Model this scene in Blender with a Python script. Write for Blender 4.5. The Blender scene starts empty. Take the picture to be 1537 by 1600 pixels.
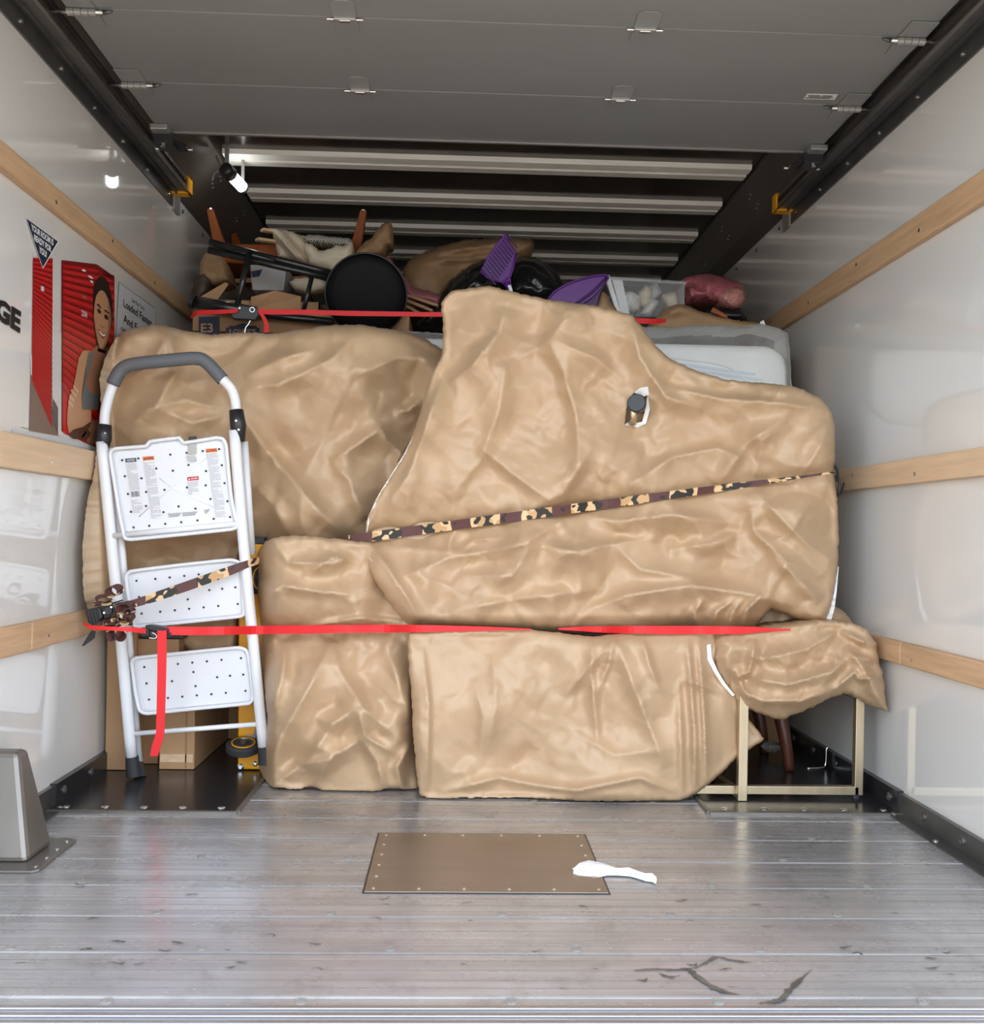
import bpy, bmesh, math, random
import numpy as np
from mathutils import Vector, Matrix
from mathutils import geometry as mgeo

# ------------------------------------------------------------------ camera
IMW, IMH = 1537.0, 1600.0
F = 1540.0                      # focal length in pixels of the 1537 x 1600 frame
CAM = Vector((0.0, 0.0, 0.76))  # eye, 0.76 m above the truck bed; +Y runs into the truck
ROLL = math.radians(1.0)
YAW = math.atan(53.5 / (F * math.cos(ROLL)))
FWD = Vector((math.sin(YAW), math.cos(YAW), 0))
R0 = Vector((math.cos(YAW), -math.sin(YAW), 0))
UPV = Vector((0, 0, 1))
RGT = R0 * math.cos(ROLL) + UPV * math.sin(ROLL)
UP = UPV * math.cos(ROLL) - R0 * math.sin(ROLL)
CY = 832.0 + F * math.tan(YAW) * math.sin(ROLL)
scene = bpy.context.scene
cd = bpy.data.cameras.new('camera')
cd.sensor_fit = 'AUTO'
cd.sensor_width = 36.0
cd.lens = F / IMH * 36.0
cd.shift_x = 0.0
cd.shift_y = (CY - IMH / 2) / IMH
cd.clip_start = 0.05
cd.clip_end = 500
cam = bpy.data.objects.new('camera', cd)
scene.collection.objects.link(cam)
M3 = Matrix((RGT, UP, -FWD)).transposed()
cam.matrix_world = Matrix.Translation(CAM) @ M3.to_4x4()
scene.camera = cam

# ------------------------------------------------------------------ world, sun, exposure
world = bpy.data.worlds.new('sky')
scene.world = world
world.use_nodes = True
wn = world.node_tree
wn.nodes.clear()
sky = wn.nodes.new('ShaderNodeTexSky')
sky.sky_type = 'NISHITA'
sky.sun_disc = False
sky.sun_elevation = math.radians(48)
sky.sun_rotation = math.radians(60)
sky.air_density = 1.0
sky.dust_density = 2.5
sky.ozone_density = 1.0
bgn = wn.nodes.new('ShaderNodeBackground')
bgn.inputs['Strength'].default_value = 0.95
won = wn.nodes.new('ShaderNodeOutputWorld')
hz = wn.nodes.new('ShaderNodeMix'); hz.data_type = 'RGBA'; hz.inputs[0].default_value = 0.55   # thin white haze over the whole sky
hz.inputs[7].default_value = (2.6, 2.5, 2.35, 1)
wn.links.new(sky.outputs[0], hz.inputs[6]); wn.links.new(hz.outputs[2], bgn.inputs['Color'])
wn.links.new(bgn.outputs[0], won.inputs['Surface'])
sd = bpy.data.lights.new('sun', 'SUN')
sd.energy = 1.6
sd.angle = math.radians(0.6)
sd.color = (1.0, 0.93, 0.82)
sun = bpy.data.objects.new('sun', sd)
scene.collection.objects.link(sun)
sun.rotation_euler = Vector((-0.80, -0.32, -0.95)).to_track_quat('-Z', 'Y').to_euler()
scene.view_settings.view_transform = 'Standard'
scene.view_settings.look = 'None'
scene.view_settings.gamma = 1.0
scene.view_settings.use_curve_mapping = False
scene.view_settings.exposure = 0.72
scene.cycles.max_bounces = 12
scene.cycles.diffuse_bounces = 6
scene.cycles.glossy_bounces = 5
scene.cycles.transparent_max_bounces = 12

# ------------------------------------------------------------------ helpers
def ray(px, py):
    a = (px - IMW / 2) / F
    b = (CY - py) / F
    return FWD + RGT * a + UP * b

def at(px, py, Y):
    """world point seen at a pixel of the photograph, at depth Y inside the truck"""
    d = ray(px, py)
    return CAM + d * ((Y - CAM.y) / d.y)

def on_x(px, py, X):
    d = ray(px, py)
    return CAM + d * ((X - CAM.x) / d.x)

def on_z(px, py, Z):
    d = ray(px, py)
    return CAM + d * ((Z - CAM.z) / d.z)

def at_np(px, py, Y):
    px = np.asarray(px, float); py = np.asarray(py, float); Y = np.asarray(Y, float)
    a = (px - IMW / 2) / F
    b = (CY - py) / F
    f = np.array(FWD)[None]; r = np.array(RGT)[None]; u = np.array(UP)[None]
    d = f + a[:, None] * r + b[:, None] * u
    t = (Y - CAM.y) / d[:, 1]
    return np.array(CAM)[None] + d * t[:, None]

def wloc(o):
    v = Vector((0, 0, 0))
    while o is not None:
        v = v + o.location
        o = o.parent
    return v

class MB:
    """collects geometry for one mesh"""
    def __init__(s):
        s.v = []; s.f = []; s.uv = {}
    def add(s, vs, fs):
        n = len(s.v)
        s.v += [tuple(p) for p in vs]
        s.f += [tuple(i + n for i in f) for f in fs]
        return n
    def box(s, c, size, rot=None):
        c = Vector(c); hx, hy, hz = size[0] / 2, size[1] / 2, size[2] / 2
        pts = [Vector((x, y, z)) for z in (-hz, hz) for y in (-hy, hy) for x in (-hx, hx)]
        if rot is not None:
            pts = [rot @ p for p in pts]
        s.add([c + p for p in pts], [(0, 2, 3, 1), (4, 5, 7, 6), (0, 1, 5, 4), (2, 6, 7, 3), (0, 4, 6, 2), (1, 3, 7, 5)])
        return s
    def span(s, a, b):
        a = Vector(a); b = Vector(b)
        return s.box((a + b) / 2, (abs(b.x - a.x), abs(b.y - a.y), abs(b.z - a.z)))
    def beam(s, p0, p1, w, h, up=(0, 0, 1), w1=None, h1=None):
        p0 = Vector(p0); p1 = Vector(p1); d = (p1 - p0).normalized()
        up = Vector(up)
        side = d.cross(up)
        if side.length < 1e-6:
            side = d.cross(Vector((0, 1, 0)))
        side.normalize(); u = side.cross(d).normalized()
        w1 = w if w1 is None else w1; h1 = h if h1 is None else h1
        P = [p0 + side * (sx * w / 2) + u * (sy * h / 2) for sx, sy in ((-1, -1), (1, -1), (1, 1), (-1, 1))]
        Q = [p1 + side * (sx * w1 / 2) + u * (sy * h1 / 2) for sx, sy in ((-1, -1), (1, -1), (1, 1), (-1, 1))]
        s.add(P + Q, [(3, 2, 1, 0), (4, 5, 6, 7), (0, 1, 5, 4), (1, 2, 6, 5), (2, 3, 7, 6), (3, 0, 4, 7)])
        return s
    def tube(s, path, r, seg=10, closed=False, caps=True, sq=1.0):
        path = [Vector(p) for p in path]
        n = len(path)
        rs = r if isinstance(r, (list, tuple)) else [r] * n
        prev = None; rings = []
        for i in range(n):
            if closed:
                t = path[(i + 1) % n] - path[i - 1]
            else:
                t = path[min(i + 1, n - 1)] - path[max(i - 1, 0)]
            t.normalize()
            if prev is None:
                a = Vector((0, 0, 1)) if abs(t.z) < 0.9 else Vector((1, 0, 0))
                nrm = (a - t * a.dot(t)).normalized()
            else:
                nrm = (prev - t * prev.dot(t)).normalized()
            prev = nrm
            b = t.cross(nrm)
            rings.append([path[i] + nrm * (rs[i] * math.cos(2 * math.pi * k / seg)) + b * (rs[i] * sq * math.sin(2 * math.pi * k / seg)) for k in range(seg)])
        vs = [p for ring in rings for p in ring]
        fs = []
        for i in range(n if closed else n - 1):
            j = (i + 1) % n
            for k in range(seg):
                k2 = (k + 1) % seg
                fs.append((i * seg + k, i * seg + k2, j * seg + k2, j * seg + k))
        if caps and not closed:
            fs.append(tuple(range(seg - 1, -1, -1)))
            fs.append(tuple((n - 1) * seg + k for k in range(seg)))
        s.add(vs, fs)
        return s
    def lathe(s, c, axis, prof, seg=24):
        """prof: list of (along axis, radius)"""
        c = Vector(c); axis = Vector(axis).normalized()
        a = Vector((0, 0, 1)) if abs(axis.z) < 0.9 else Vector((1, 0, 0))
        n = (a - axis * a.dot(axis)).normalized(); b = axis.cross(n)
        vs = []; fs = []
        for h, r in prof:
            for k in range(seg):
                t = 2 * math.pi * k / seg
                vs.append(c + axis * h + n * (r * math.cos(t)) + b * (r * math.sin(t)))
        m = len(prof)
        for i in range(m - 1):
            for k in range(seg):
                k2 = (k + 1) % seg
                fs.append((i * seg + k, i * seg + k2, (i + 1) * seg + k2, (i + 1) * seg + k))
        fs.append(tuple(range(seg - 1, -1, -1)))
        fs.append(tuple((m - 1) * seg + k for k in range(seg)))
        s.add(vs, fs)
        return s
    def prism(s, pts, vec):
        pts = [Vector(p) for p in pts]; vec = Vector(vec); n = len(pts)
        fs = [tuple(range(n)), tuple(range(2 * n - 1, n - 1, -1))]
        for i in range(n):
            j = (i + 1) % n
            fs.append((j, i, n + i, n + j))
        s.add(pts + [p + vec for p in pts], fs)
        return s
    def poly(s, pts):
        s.add(pts, [tuple(range(len(pts)))])
        return s

def link(o, parent=None):
    scene.collection.objects.link(o)
    if parent is not None:
        o.parent = parent
    return o

def obj(name, mb, m, parent=None, smooth=False, bevel=0.0, local=False, recalc=True, sharp=0):
    me = bpy.data.meshes.new(name)
    vs = [Vector(p) for p in mb.v]
    if parent is not None:
        off = Vector((0, 0, 0)) if local else wloc(parent); loc = Vector((0, 0, 0))
    else:
        lo = Vector((min(p.x for p in vs), min(p.y for p in vs), min(p.z for p in vs)))
        hi = Vector((max(p.x for p in vs), max(p.y for p in vs), max(p.z for p in vs)))
        off = Vector(((lo.x + hi.x) / 2, (lo.y + hi.y) / 2, lo.z)); loc = off
    me.from_pydata([p - off for p in vs], [], mb.f)
    if recalc:
        b = bmesh.new(); b.from_mesh(me)
        bmesh.ops.recalc_face_normals(b, faces=b.faces)
        b.to_mesh(me); b.free()
    if smooth:
        for p in me.polygons:
            p.use_smooth = True
    if sharp: me.set_sharp_from_angle(angle=math.radians(sharp))
    if isinstance(m, (list, tuple)):
        for q in m: me.materials.append(q)
    else:
        me.materials.append(m)
    o = bpy.data.objects.new(name, me)
    o.location = loc
    link(o, parent)
    if bevel > 0:
        md = o.modifiers.new('bevel', 'BEVEL'); md.width = bevel; md.segments = 2; md.limit_method = 'ANGLE'
        md.angle_limit = math.radians(40)
    return o

def share(name, src, parent, loc=None):
    """another object with the same mesh"""
    o = bpy.data.objects.new(name, src.data)
    link(o, parent)
    if loc is not None:
        o.location = loc
    for md in src.modifiers:
        if md.type == 'BEVEL':
            q = o.modifiers.new('bevel', 'BEVEL'); q.width = md.width; q.segments = md.segments; q.limit_method = 'ANGLE'
    return o

def thing(name, label, cat, loc, group=None):
    o = bpy.data.objects.new(name, None)
    o.empty_display_size = 0.05
    o.location = loc
    link(o)
    o['label'] = label; o['category'] = cat
    if group: o['group'] = group
    return o

def tag(o, label, cat, group=None):
    o['label'] = label; o['category'] = cat
    if group: o['group'] = group
    return o

def structure(o, label=None):
    o['kind'] = 'structure'
    if label: o['label'] = label
    return o

def catmull(pts, n=6):
    pts = [Vector(p) for p in pts]; out = []
    for i in range(len(pts) - 1):
        p0 = pts[max(i - 1, 0)]; p1 = pts[i]; p2 = pts[i + 1]; p3 = pts[min(i + 2, len(pts) - 1)]
        for k in range(n):
            t = k / n
            out.append(0.5 * ((2 * p1) + (p2 - p0) * t + (2 * p0 - 5 * p1 + 4 * p2 - p3) * t * t + (3 * p1 - p0 - 3 * p2 + p3) * t ** 3))
    out.append(pts[-1])
    return out

# ------------------------------------------------------------------ materials
def mat(name, col, rough=0.5, metal=0.0, coat=0.0, var=0.0, vscale=8.0, bump=0.0, bscale=40.0, stretch=(1, 1, 1), bdist=0.002, spec=None, rvar=0.0, detail=4.0):
    m = bpy.data.materials.new(name); m.use_nodes = True
    nt = m.node_tree; p = nt.nodes['Principled BSDF']
    p.inputs['Base Color'].default_value = (*col, 1)
    p.inputs['Roughness'].default_value = rough
    p.inputs['Metallic'].default_value = metal
    if coat: 
        p.inputs['Coat Weight'].default_value = coat
        p.inputs['Coat Roughness'].default_value = 0.03
    if spec is not None:
        p.inputs['Specular IOR Level'].default_value = spec
    if var or bump or rvar:
        tc = nt.nodes.new('ShaderNodeTexCoord'); mp = nt.nodes.new('ShaderNodeMapping')
        mp.inputs['Scale'].default_value = stretch
        nt.links.new(tc.outputs['Object'], mp.inputs['Vector'])
    if var or rvar:
        nz = nt.nodes.new('ShaderNodeTexNoise'); nz.inputs['Scale'].default_value = vscale; nz.inputs['Detail'].default_value = detail
        nt.links.new(mp.outputs[0], nz.inputs['Vector'])
    if var:
        rp = nt.nodes.new('ShaderNodeValToRGB')
        rp.color_ramp.elements[0].position = 0.3; rp.color_ramp.elements[1].position = 0.7
        rp.color_ramp.elements[0].color = (*[max(0, c * (1 - var)) for c in col], 1)
        rp.color_ramp.elements[1].color = (*[min(1, c * (1 + var)) for c in col], 1)
        nt.links.new(nz.outputs['Fac'], rp.inputs[0]); nt.links.new(rp.outputs[0], p.inputs['Base Color'])
    if rvar:
        mr = nt.nodes.new('ShaderNodeMapRange')
        mr.inputs['To Min'].default_value = max(0.02, rough - rvar); mr.inputs['To Max'].default_value = rough + rvar
        nt.links.new(nz.outputs['Fac'], mr.inputs['Value']); nt.links.new(mr.outputs[0], p.inputs['Roughness'])
    if bump:
        nb = nt.nodes.new('ShaderNodeTexNoise'); nb.inputs['Scale'].default_value = bscale; nb.inputs['Detail'].default_value = 3
        nt.links.new(mp.outputs[0], nb.inputs['Vector'])
        bp = nt.nodes.new('ShaderNodeBump'); bp.inputs['Strength'].default_value = bump; bp.inputs['Distance'].default_value = bdist
        nt.links.new(nb.outputs['Fac'], bp.inputs['Height']); nt.links.new(bp.outputs[0], p.inputs['Normal'])
    return m

def srgb(r, g, b):
    f = lambda c: (c / 255 / 12.92) if c / 255 <= 0.04045 else ((c / 255 + 0.055) / 1.055) ** 2.4
    return (f(r), f(g), f(b))

def clear(name, tint, gloss=0.12, alpha=0.2, rough=0.08, bump=0.0, bscale=60, voronoi=False):
    """thin clear plastic: mostly see-through, with a sheen and a little milky body"""
    m = bpy.data.materials.new(name); m.use_nodes = True
    nt = m.node_tree; nt.nodes.clear()
    out = nt.nodes.new('ShaderNodeOutputMaterial')
    tr = nt.nodes.new('ShaderNodeBsdfTransparent'); tr.inputs[0].default_value = (*[0.5 + 0.5 * c for c in tint], 1)
    pb = nt.nodes.new('ShaderNodeBsdfPrincipled'); pb.inputs['Base Color'].default_value = (*tint, 1); pb.inputs['Roughness'].default_value = rough
    pb.inputs['Specular IOR Level'].default_value = 0.8
    mx = nt.nodes.new('ShaderNodeMixShader'); mx.inputs[0].default_value = alpha
    fr = nt.nodes.new('ShaderNodeLayerWeight'); fr.inputs['Blend'].default_value = 0.25
    ad = nt.nodes.new('ShaderNodeMath'); ad.operation = 'MULTIPLY_ADD'; ad.inputs[1].default_value = gloss * 3; ad.inputs[2].default_value = alpha
    ad.use_clamp = True
    nt.links.new(fr.outputs['Fresnel'], ad.inputs[0]); nt.links.new(ad.outputs[0], mx.inputs[0])
    nt.links.new(tr.outputs[0], mx.inputs[1]); nt.links.new(pb.outputs[0], mx.inputs[2]); nt.links.new(mx.outputs[0], out.inputs['Surface'])
    if bump:
        tc = nt.nodes.new('ShaderNodeTexCoord')
        nz = nt.nodes.new('ShaderNodeTexVoronoi' if voronoi else 'ShaderNodeTexNoise'); nz.inputs['Scale'].default_value = bscale
        nt.links.new(tc.outputs['Object'], nz.inputs['Vector'])
        bp = nt.nodes.new('ShaderNodeBump'); bp.inputs['Strength'].default_value = bump; bp.inputs['Distance'].default_value = 0.004
        if voronoi: bp.invert = True
        nt.links.new(nz.outputs[0], bp.inputs['Height']); nt.links.new(bp.outputs[0], pb.inputs['Normal'])
    return m

KRAFT = (0.50, 0.338, 0.198)
M = dict(
    paper=mat('kraft_paper', KRAFT, 0.44, var=0.05, vscale=9, bump=0.35, bscale=75, bdist=0.0012, rvar=0.06),
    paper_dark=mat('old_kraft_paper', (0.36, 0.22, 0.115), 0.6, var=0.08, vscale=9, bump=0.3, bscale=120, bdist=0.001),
    torn=mat('torn_paper_edge', (0.82, 0.80, 0.76), 0.7),
    white_wall=mat('white_glossy_liner', (0.72, 0.70, 0.655), 0.05, coat=0.7, var=0.025, vscale=1.6, bump=0.06, bscale=5, bdist=0.002, rvar=0.02),
    wood=mat('rub_rail_wood', srgb(196, 160, 122), 0.55, var=0.14, vscale=5, stretch=(8, 1, 14), bump=0.15, bscale=30, bdist=0.001),
    wood_pale=mat('pale_wood', srgb(214, 182, 146), 0.55, var=0.09, vscale=5, stretch=(8, 1, 14), bump=0.1, bscale=30, bdist=0.001),
    brown_wood=mat('orange_brown_wood', srgb(140, 74, 32), 0.5, spec=0.25, var=0.15, vscale=12, stretch=(4, 4, 1)),
    dark_wood=mat('dark_brown_wood', srgb(96, 54, 38), 0.3, var=0.2, vscale=12, stretch=(4, 4, 1)),
    steel_dark=mat('dark_galvanised_steel', (0.16, 0.158, 0.15), 0.34, metal=0.75, var=0.2, vscale=10, rvar=0.08),
    steel_black=mat('black_painted_steel', (0.035, 0.035, 0.037), 0.24, metal=0.35, var=0.2, vscale=6, rvar=0.07),
    roof=mat('roof_sheet', (0.085, 0.068, 0.055), 0.17, metal=0.55, var=0.2, vscale=3, bump=0.08, bscale=3, bdist=0.01),
    cove=mat('roof_side_panel', (0.17, 0.145, 0.12), 0.33, metal=0.5, var=0.12, vscale=3),
    bow=mat('galvanised_roof_bow', (0.95, 0.90, 0.80), 0.35, metal=0.0, var=0.08, vscale=12, stretch=(0.4, 4, 4)),
    door=mat('grey_painted_door', (0.235, 0.235, 0.222), 0.42, var=0.05, vscale=2.2, stretch=(0.5, 2, 1)),
    hinge=mat('zinc_hinge', (0.40, 0.39, 0.36), 0.4, metal=0.6),
    zinc=mat('bright_screw', (0.75, 0.75, 0.73), 0.25, metal=1.0),
    yellow=mat('yellow_paint', srgb(240, 168, 12), 0.4, var=0.07, vscale=10),
    cover=mat('galvanised_cover', (0.22, 0.205, 0.18), 0.42, metal=0.7, var=0.12, vscale=7, rvar=0.08, stretch=(1, 1, 0.4)),
    panel=mat('brown_floor_plate', (0.295, 0.24, 0.185), 0.34, metal=0.65, var=0.1, vscale=7, rvar=0.07, stretch=(1, 3, 1)),
    sill=mat('bright_aluminium_sill', (0.52, 0.52, 0.53), 0.32, metal=0.9, var=0.08, vscale=30, stretch=(0.2, 3, 3)),
    black=mat('black_plastic', (0.02, 0.02, 0.021), 0.38),
    rubber=mat('black_rubber', (0.028, 0.028, 0.03), 0.65),
    grey_foam=mat('grey_foam', (0.115, 0.12, 0.128), 0.62, bump=0.2, bscale=200, bdist=0.0006),
    white_metal=mat('white_powder_coat', (0.80, 0.81, 0.82), 0.32),
    white_plastic=mat('white_plastic', (0.78, 0.79, 0.81), 0.38),
    red=mat('red_webbing', srgb(226, 38, 42), 0.6, bump=0.3, bscale=300, bdist=0.0006, stretch=(0.3, 1, 1)),
    brass=mat('brushed_brass', (0.62, 0.50, 0.335), 0.34, metal=0.85, var=0.1, vscale=14, stretch=(3, 3, 0.4)),
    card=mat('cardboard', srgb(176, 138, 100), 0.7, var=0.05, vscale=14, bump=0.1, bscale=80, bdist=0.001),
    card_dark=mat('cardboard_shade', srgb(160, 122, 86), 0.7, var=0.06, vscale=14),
    navy=mat('navy_print', srgb(34, 44, 74), 0.5),
    ink=mat('black_print', (0.012, 0.012, 0.014), 0.4),
    mattress=mat('white_mattress_cloth', (0.88, 0.875, 0.86), 0.8, var=0.03, vscale=10, bump=0.2, bscale=160, bdist=0.0008),
    bag=mat('black_bin_bag', (0.012, 0.012, 0.013), 0.22, bump=0.25, bscale=24, bdist=0.004),
    purple=mat('purple_plastic', srgb(92, 26, 128), 0.38, var=0.06, vscale=14),
    purple_dark=mat('dark_purple_plastic', srgb(60, 14, 86), 0.42),
    cream=mat('cream_cloth', srgb(226, 214, 192), 0.85, var=0.06, vscale=20, bump=0.35, bscale=130, bdist=0.0015),
    pink=mat('pink_item', srgb(170, 74, 92), 0.6, var=0.15, vscale=14),
    leather=mat('black_vinyl', (0.004, 0.004, 0.0045), 0.55, spec=0.12, bump=0.1, bscale=90, bdist=0.0006),
    clear=clear('clear_plastic', (0.86, 0.88, 0.90), 0.14, 0.16),
    film=clear('plastic_film', (0.84, 0.84, 0.82), 0.3, 0.13, 0.16, bump=0.7, bscale=22),
    bubble=clear('pink_bubble_wrap', (0.80, 0.42, 0.48), 0.4, 0.42, 0.14, bump=0.9, bscale=70, voronoi=True),
)
# ------------------------------------------------------------------ lettering
def text_polys(body, weight=0.0, align='CENTER', shear=0.0, space=1.0):
    cu = bpy.data.curves.new('lettering', 'FONT')
    cu.body = body; cu.align_x = align; cu.align_y = 'CENTER'; cu.size = 1.0; cu.offset = weight; cu.shear = shear
    cu.space_line = space; cu.resolution_u = 3
    o = bpy.data.objects.new('lettering_tmp', cu); scene.collection.objects.link(o)
    dg = bpy.context.evaluated_depsgraph_get()
    me = bpy.data.meshes.new_from_object(o.evaluated_get(dg))
    vs = [(v.co.x, v.co.y) for v in me.vertices]; fs = [tuple(p.vertices) for p in me.polygons]
    bpy.data.objects.remove(o); bpy.data.curves.remove(cu); bpy.data.meshes.remove(me)
    return vs, fs

def letter(mb, body, fn, w=None, h=None, weight=0.0, shear=0.0, align='CENTER', space=1.0):
    """write body through fn(u, v) -> world point; w / h are the wished width and height of the text block"""
    vs, fs = text_polys(body, weight, align, shear, space)
    xs = [p[0] for p in vs]; ys = [p[1] for p in vs]
    cx = (min(xs) + max(xs)) / 2; cy = (min(ys) + max(ys)) / 2
    sx = w / (max(xs) - min(xs)) if w else 1.0
    sy = h / (max(ys) - min(ys)) if h else sx
    mb.add([fn((x - cx) * sx, (y - cy) * sy) for x, y in vs], fs)

# ------------------------------------------------------------------ the truck body
XL, XR = -1.088, 1.252
Y0, Y1 = 1.40, 6.60          # mouth and front end of the cargo box
ZR = 2.18                    # roof sheet

def floor_metal():
    m = bpy.data.materials.new('worn_aluminium_plank'); m.use_nodes = True
    nt = m.node_tree; p = nt.nodes['Principled BSDF']; L = nt.links.new
    p.inputs['Metallic'].default_value = 0.6
    geo = nt.nodes.new('ShaderNodeNewGeometry')
    def noise(scale, stretch, detail=5, rough=0.6):
        mp = nt.nodes.new('ShaderNodeMapping'); mp.inputs['Scale'].default_value = stretch
        L(geo.outputs['Position'], mp.inputs['Vector'])
        n = nt.nodes.new('ShaderNodeTexNoise'); n.inputs['Scale'].default_value = scale; n.inputs['Detail'].default_value = detail; n.inputs['Roughness'].default_value = rough
        L(mp.outputs[0], n.inputs['Vector']); return n.outputs['Fac']
    def ramp(fac, a, b, ca, cb):
        r = nt.nodes.new('ShaderNodeValToRGB'); r.color_ramp.elements[0].position = a; r.color_ramp.elements[1].position = b
        r.color_ramp.elements[0].color = (*ca, 1); r.color_ramp.elements[1].color = (*cb, 1); L(fac, r.inputs[0]); return r.outputs[0]
    def mix(kind, a, b, fac=1.0):
        x = nt.nodes.new('ShaderNodeMix'); x.data_type = 'RGBA'; x.blend_type = kind; x.inputs[0].default_value = fac
        L(a, x.inputs[6]); L(b, x.inputs[7]); return x.outputs[2]
    base = ramp(noise(3.0, (0.6, 2.2, 1), 7, 0.65), 0.3, 0.72, (0.43, 0.425, 0.415), (0.63, 0.63, 0.63))
    streak = ramp(noise(9.0, (0.10, 4.0, 1), 2), 0.30, 0.65, (0.80, 0.80, 0.79), (1, 1, 1))
    scr = ramp(noise(7.0, (1.6, 1.1, 1), 9, 0.72), 0.33, 0.48, (0.76, 0.74, 0.72), (1, 1, 1))
    spk = ramp(noise(26.0, (0.7, 1.6, 1), 2), 0.235, 0.29, (0.35, 0.32, 0.29), (1, 1, 1))
    c = mix('MULTIPLY', base, streak); c = mix('MULTIPLY', c, scr, 0.8); c = mix('MULTIPLY', c, spk, 0.85)
    L(c, p.inputs['Base Color'])
    rr = nt.nodes.new('ShaderNodeMapRange'); rr.inputs['To Min'].default_value = 0.17; rr.inputs['To Max'].default_value = 0.36
    L(noise(5.0, (0.8, 2, 1)), rr.inputs['Value']); L(rr.outputs[0], p.inputs['Roughness'])
    bp = nt.nodes.new('ShaderNodeBump'); bp.inputs['Strength'].default_value = 0.12; bp.inputs['Distance'].default_value = 0.001
    L(noise(60, (0.3, 2, 1)), bp.inputs['Height']); L(bp.outputs[0], p.inputs['Normal'])
    return m
M['plank'] = floor_metal()

# floor: sub-floor with extruded planks running across the truck
floor = structure(obj('floor', MB().span((XL - 0.03, Y0, -0.14), (XR + 0.03, Y1, -0.022)), M['steel_dark']))
PITCH = 0.167; FIRST = 1.611
def plank_mesh(y, w, x0=XL + 0.012, x1=XR - 0.012):
    pr = [(0.0005, -0.02), (0.0005, 0.0), (0.003, 0.0014), (0.0070, 0.0014), (0.0095, -0.0003)]
    dark = []
    for g, gw in ((0.20, 0.0013), (0.37, 0.0009), (0.60, 0.0016), (0.83, 0.0011)):
        c = g * w
        dark += [len(pr), len(pr) + 1, len(pr) + 2]
        pr += [(c - gw, 0.0), (c - gw * 0.6, -0.0016), (c + gw * 0.6, -0.0016), (c + gw, 0.0)]
    pr += [(w - 0.004, 0.0), (w - 0.0010, -0.0012), (w - 0.0010, -0.02)]
    mb = MB(); n = len(pr)
    mb.add([(x0, y + a, b) for a, b in pr] + [(x1, y + a, b) for a, b in pr],
           [(i, i + 1, n + i + 1, n + i) for i in range(n - 1)] + [tuple(range(n - 1, -1, -1)), tuple(range(n, 2 * n)), (n - 1, 0, n, 2 * n - 1)])
    return mb, dark
M['groove'] = mat('dirt_in_grooves', (0.16, 0.15, 0.14), 0.7)
pm, dk_ = plank_mesh(FIRST, PITCH)
first = obj('floor_plank', pm, [M['plank'], M['groove']], floor)
for i in dk_: first.data.polygons[i].material_index = 1
k = 1
while FIRST + (k + 1) * PITCH < Y1:
    share('floor_plank', first, floor, (0, k * PITCH, 0)); k += 1
# countersunk screws along the seams
scr = MB().lathe((0, 0, 0), (0, 0, 1), [(-0.002, 0.0092), (0.0006, 0.0092), (0.0012, 0.0075), (0.0004, 0.006), (0.0009, 0.0045), (0.0014, 0.003)], 14)
screw0 = obj('floor_screw', scr, M['hinge'], floor, smooth=False, local=True)
screw0.location = Vector((-0.55, FIRST - 0.012, 0.0006)) - wloc(floor)
for kk in range(0, 8):
    for i in range(7):
        x = -0.92 + i * 0.34 + (0.13 if kk % 2 else 0)
        y = FIRST + kk * PITCH + (0.021 if kk else -0.012)
        if kk == 0 and i == 1: continue
        if -0.2 < x < 0.5 and 1.98 < y < 2.55: continue
        if x > XR - 0.05: continue
        share('floor_screw', screw0, floor, Vector((x, y, 0.0006)) - wloc(floor))
# ribbed threshold at the mouth
mb = MB().span((XL - 0.02, Y0 - 0.02, -0.10), (XR + 0.02, FIRST - 0.03, -0.004))
for i in range(7):
    y = FIRST - 0.036 - i * 0.024
    mb.beam((XL - 0.02, y, -0.001), (XR + 0.02, y, -0.001), 0.011, 0.008, w1=0.011)
structure(obj('trim_1', mb, M['sill'], bevel=0.002), 'bright ribbed aluminium threshold across the mouth of the truck')
structure(obj('trim_2', MB().span((XL - 0.02, FIRST - 0.034, -0.10), (XR + 0.02, FIRST + 0.0005, -0.001)), M['plank']))

# brown floor plate set between the planks
c = [on_z(570, 1394, 0.003), on_z(950, 1394, 0.003), on_z(912, 1302, 0.003), on_z(591, 1302, 0.003)]
yA = (c[0].y + c[1].y) / 2; yB = (c[2].y + c[3].y) / 2; xA = (c[0].x + c[3].x) / 2; xB = (c[1].x + c[2].x) / 2
plate = obj('floor_hatch', MB().span((xA, yA, -0.001), (xB, yB, 0.0035)), M['panel'], floor, bevel=0.001)
plate['label'] = 'flat brown metal plate screwed into the middle of the aluminium floor'
rim = MB()
g = 0.004
for a, b in (((xA - g, yA - g), (xB + g, yA)), ((xA - g, yB), (xB + g, yB + g)), ((xA - g, yA), (xA, yB)), ((xB, yA), (xB + g, yB))):
    rim.span((a[0], a[1], -0.001), (b[0], b[1], 0.0016))
obj('hatch_gap', rim, M['black'], plate)
s0 = obj('hatch_screw', MB().lathe((0, 0, 0), (0, 0, 1), [(0, 0.0042), (0.001, 0.0042), (0.0015, 0.002)], 8), M['zinc'], plate, local=True)
spots = [(xA + 0.018, yA + 0.02 + i * (yB - yA - 0.04) / 5) for i in range(6)] + [(xB - 0.018, yA + 0.02 + i * (yB - yA - 0.04) / 5) for i in range(6)] \
    + [(xA + 0.018 + i * (xB - xA - 0.036) / 5, yA + 0.018) for i in range(1, 5)] + [(xA + 0.018 + i * (xB - xA - 0.036) / 5, yB - 0.018) for i in range(1, 5)]
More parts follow.
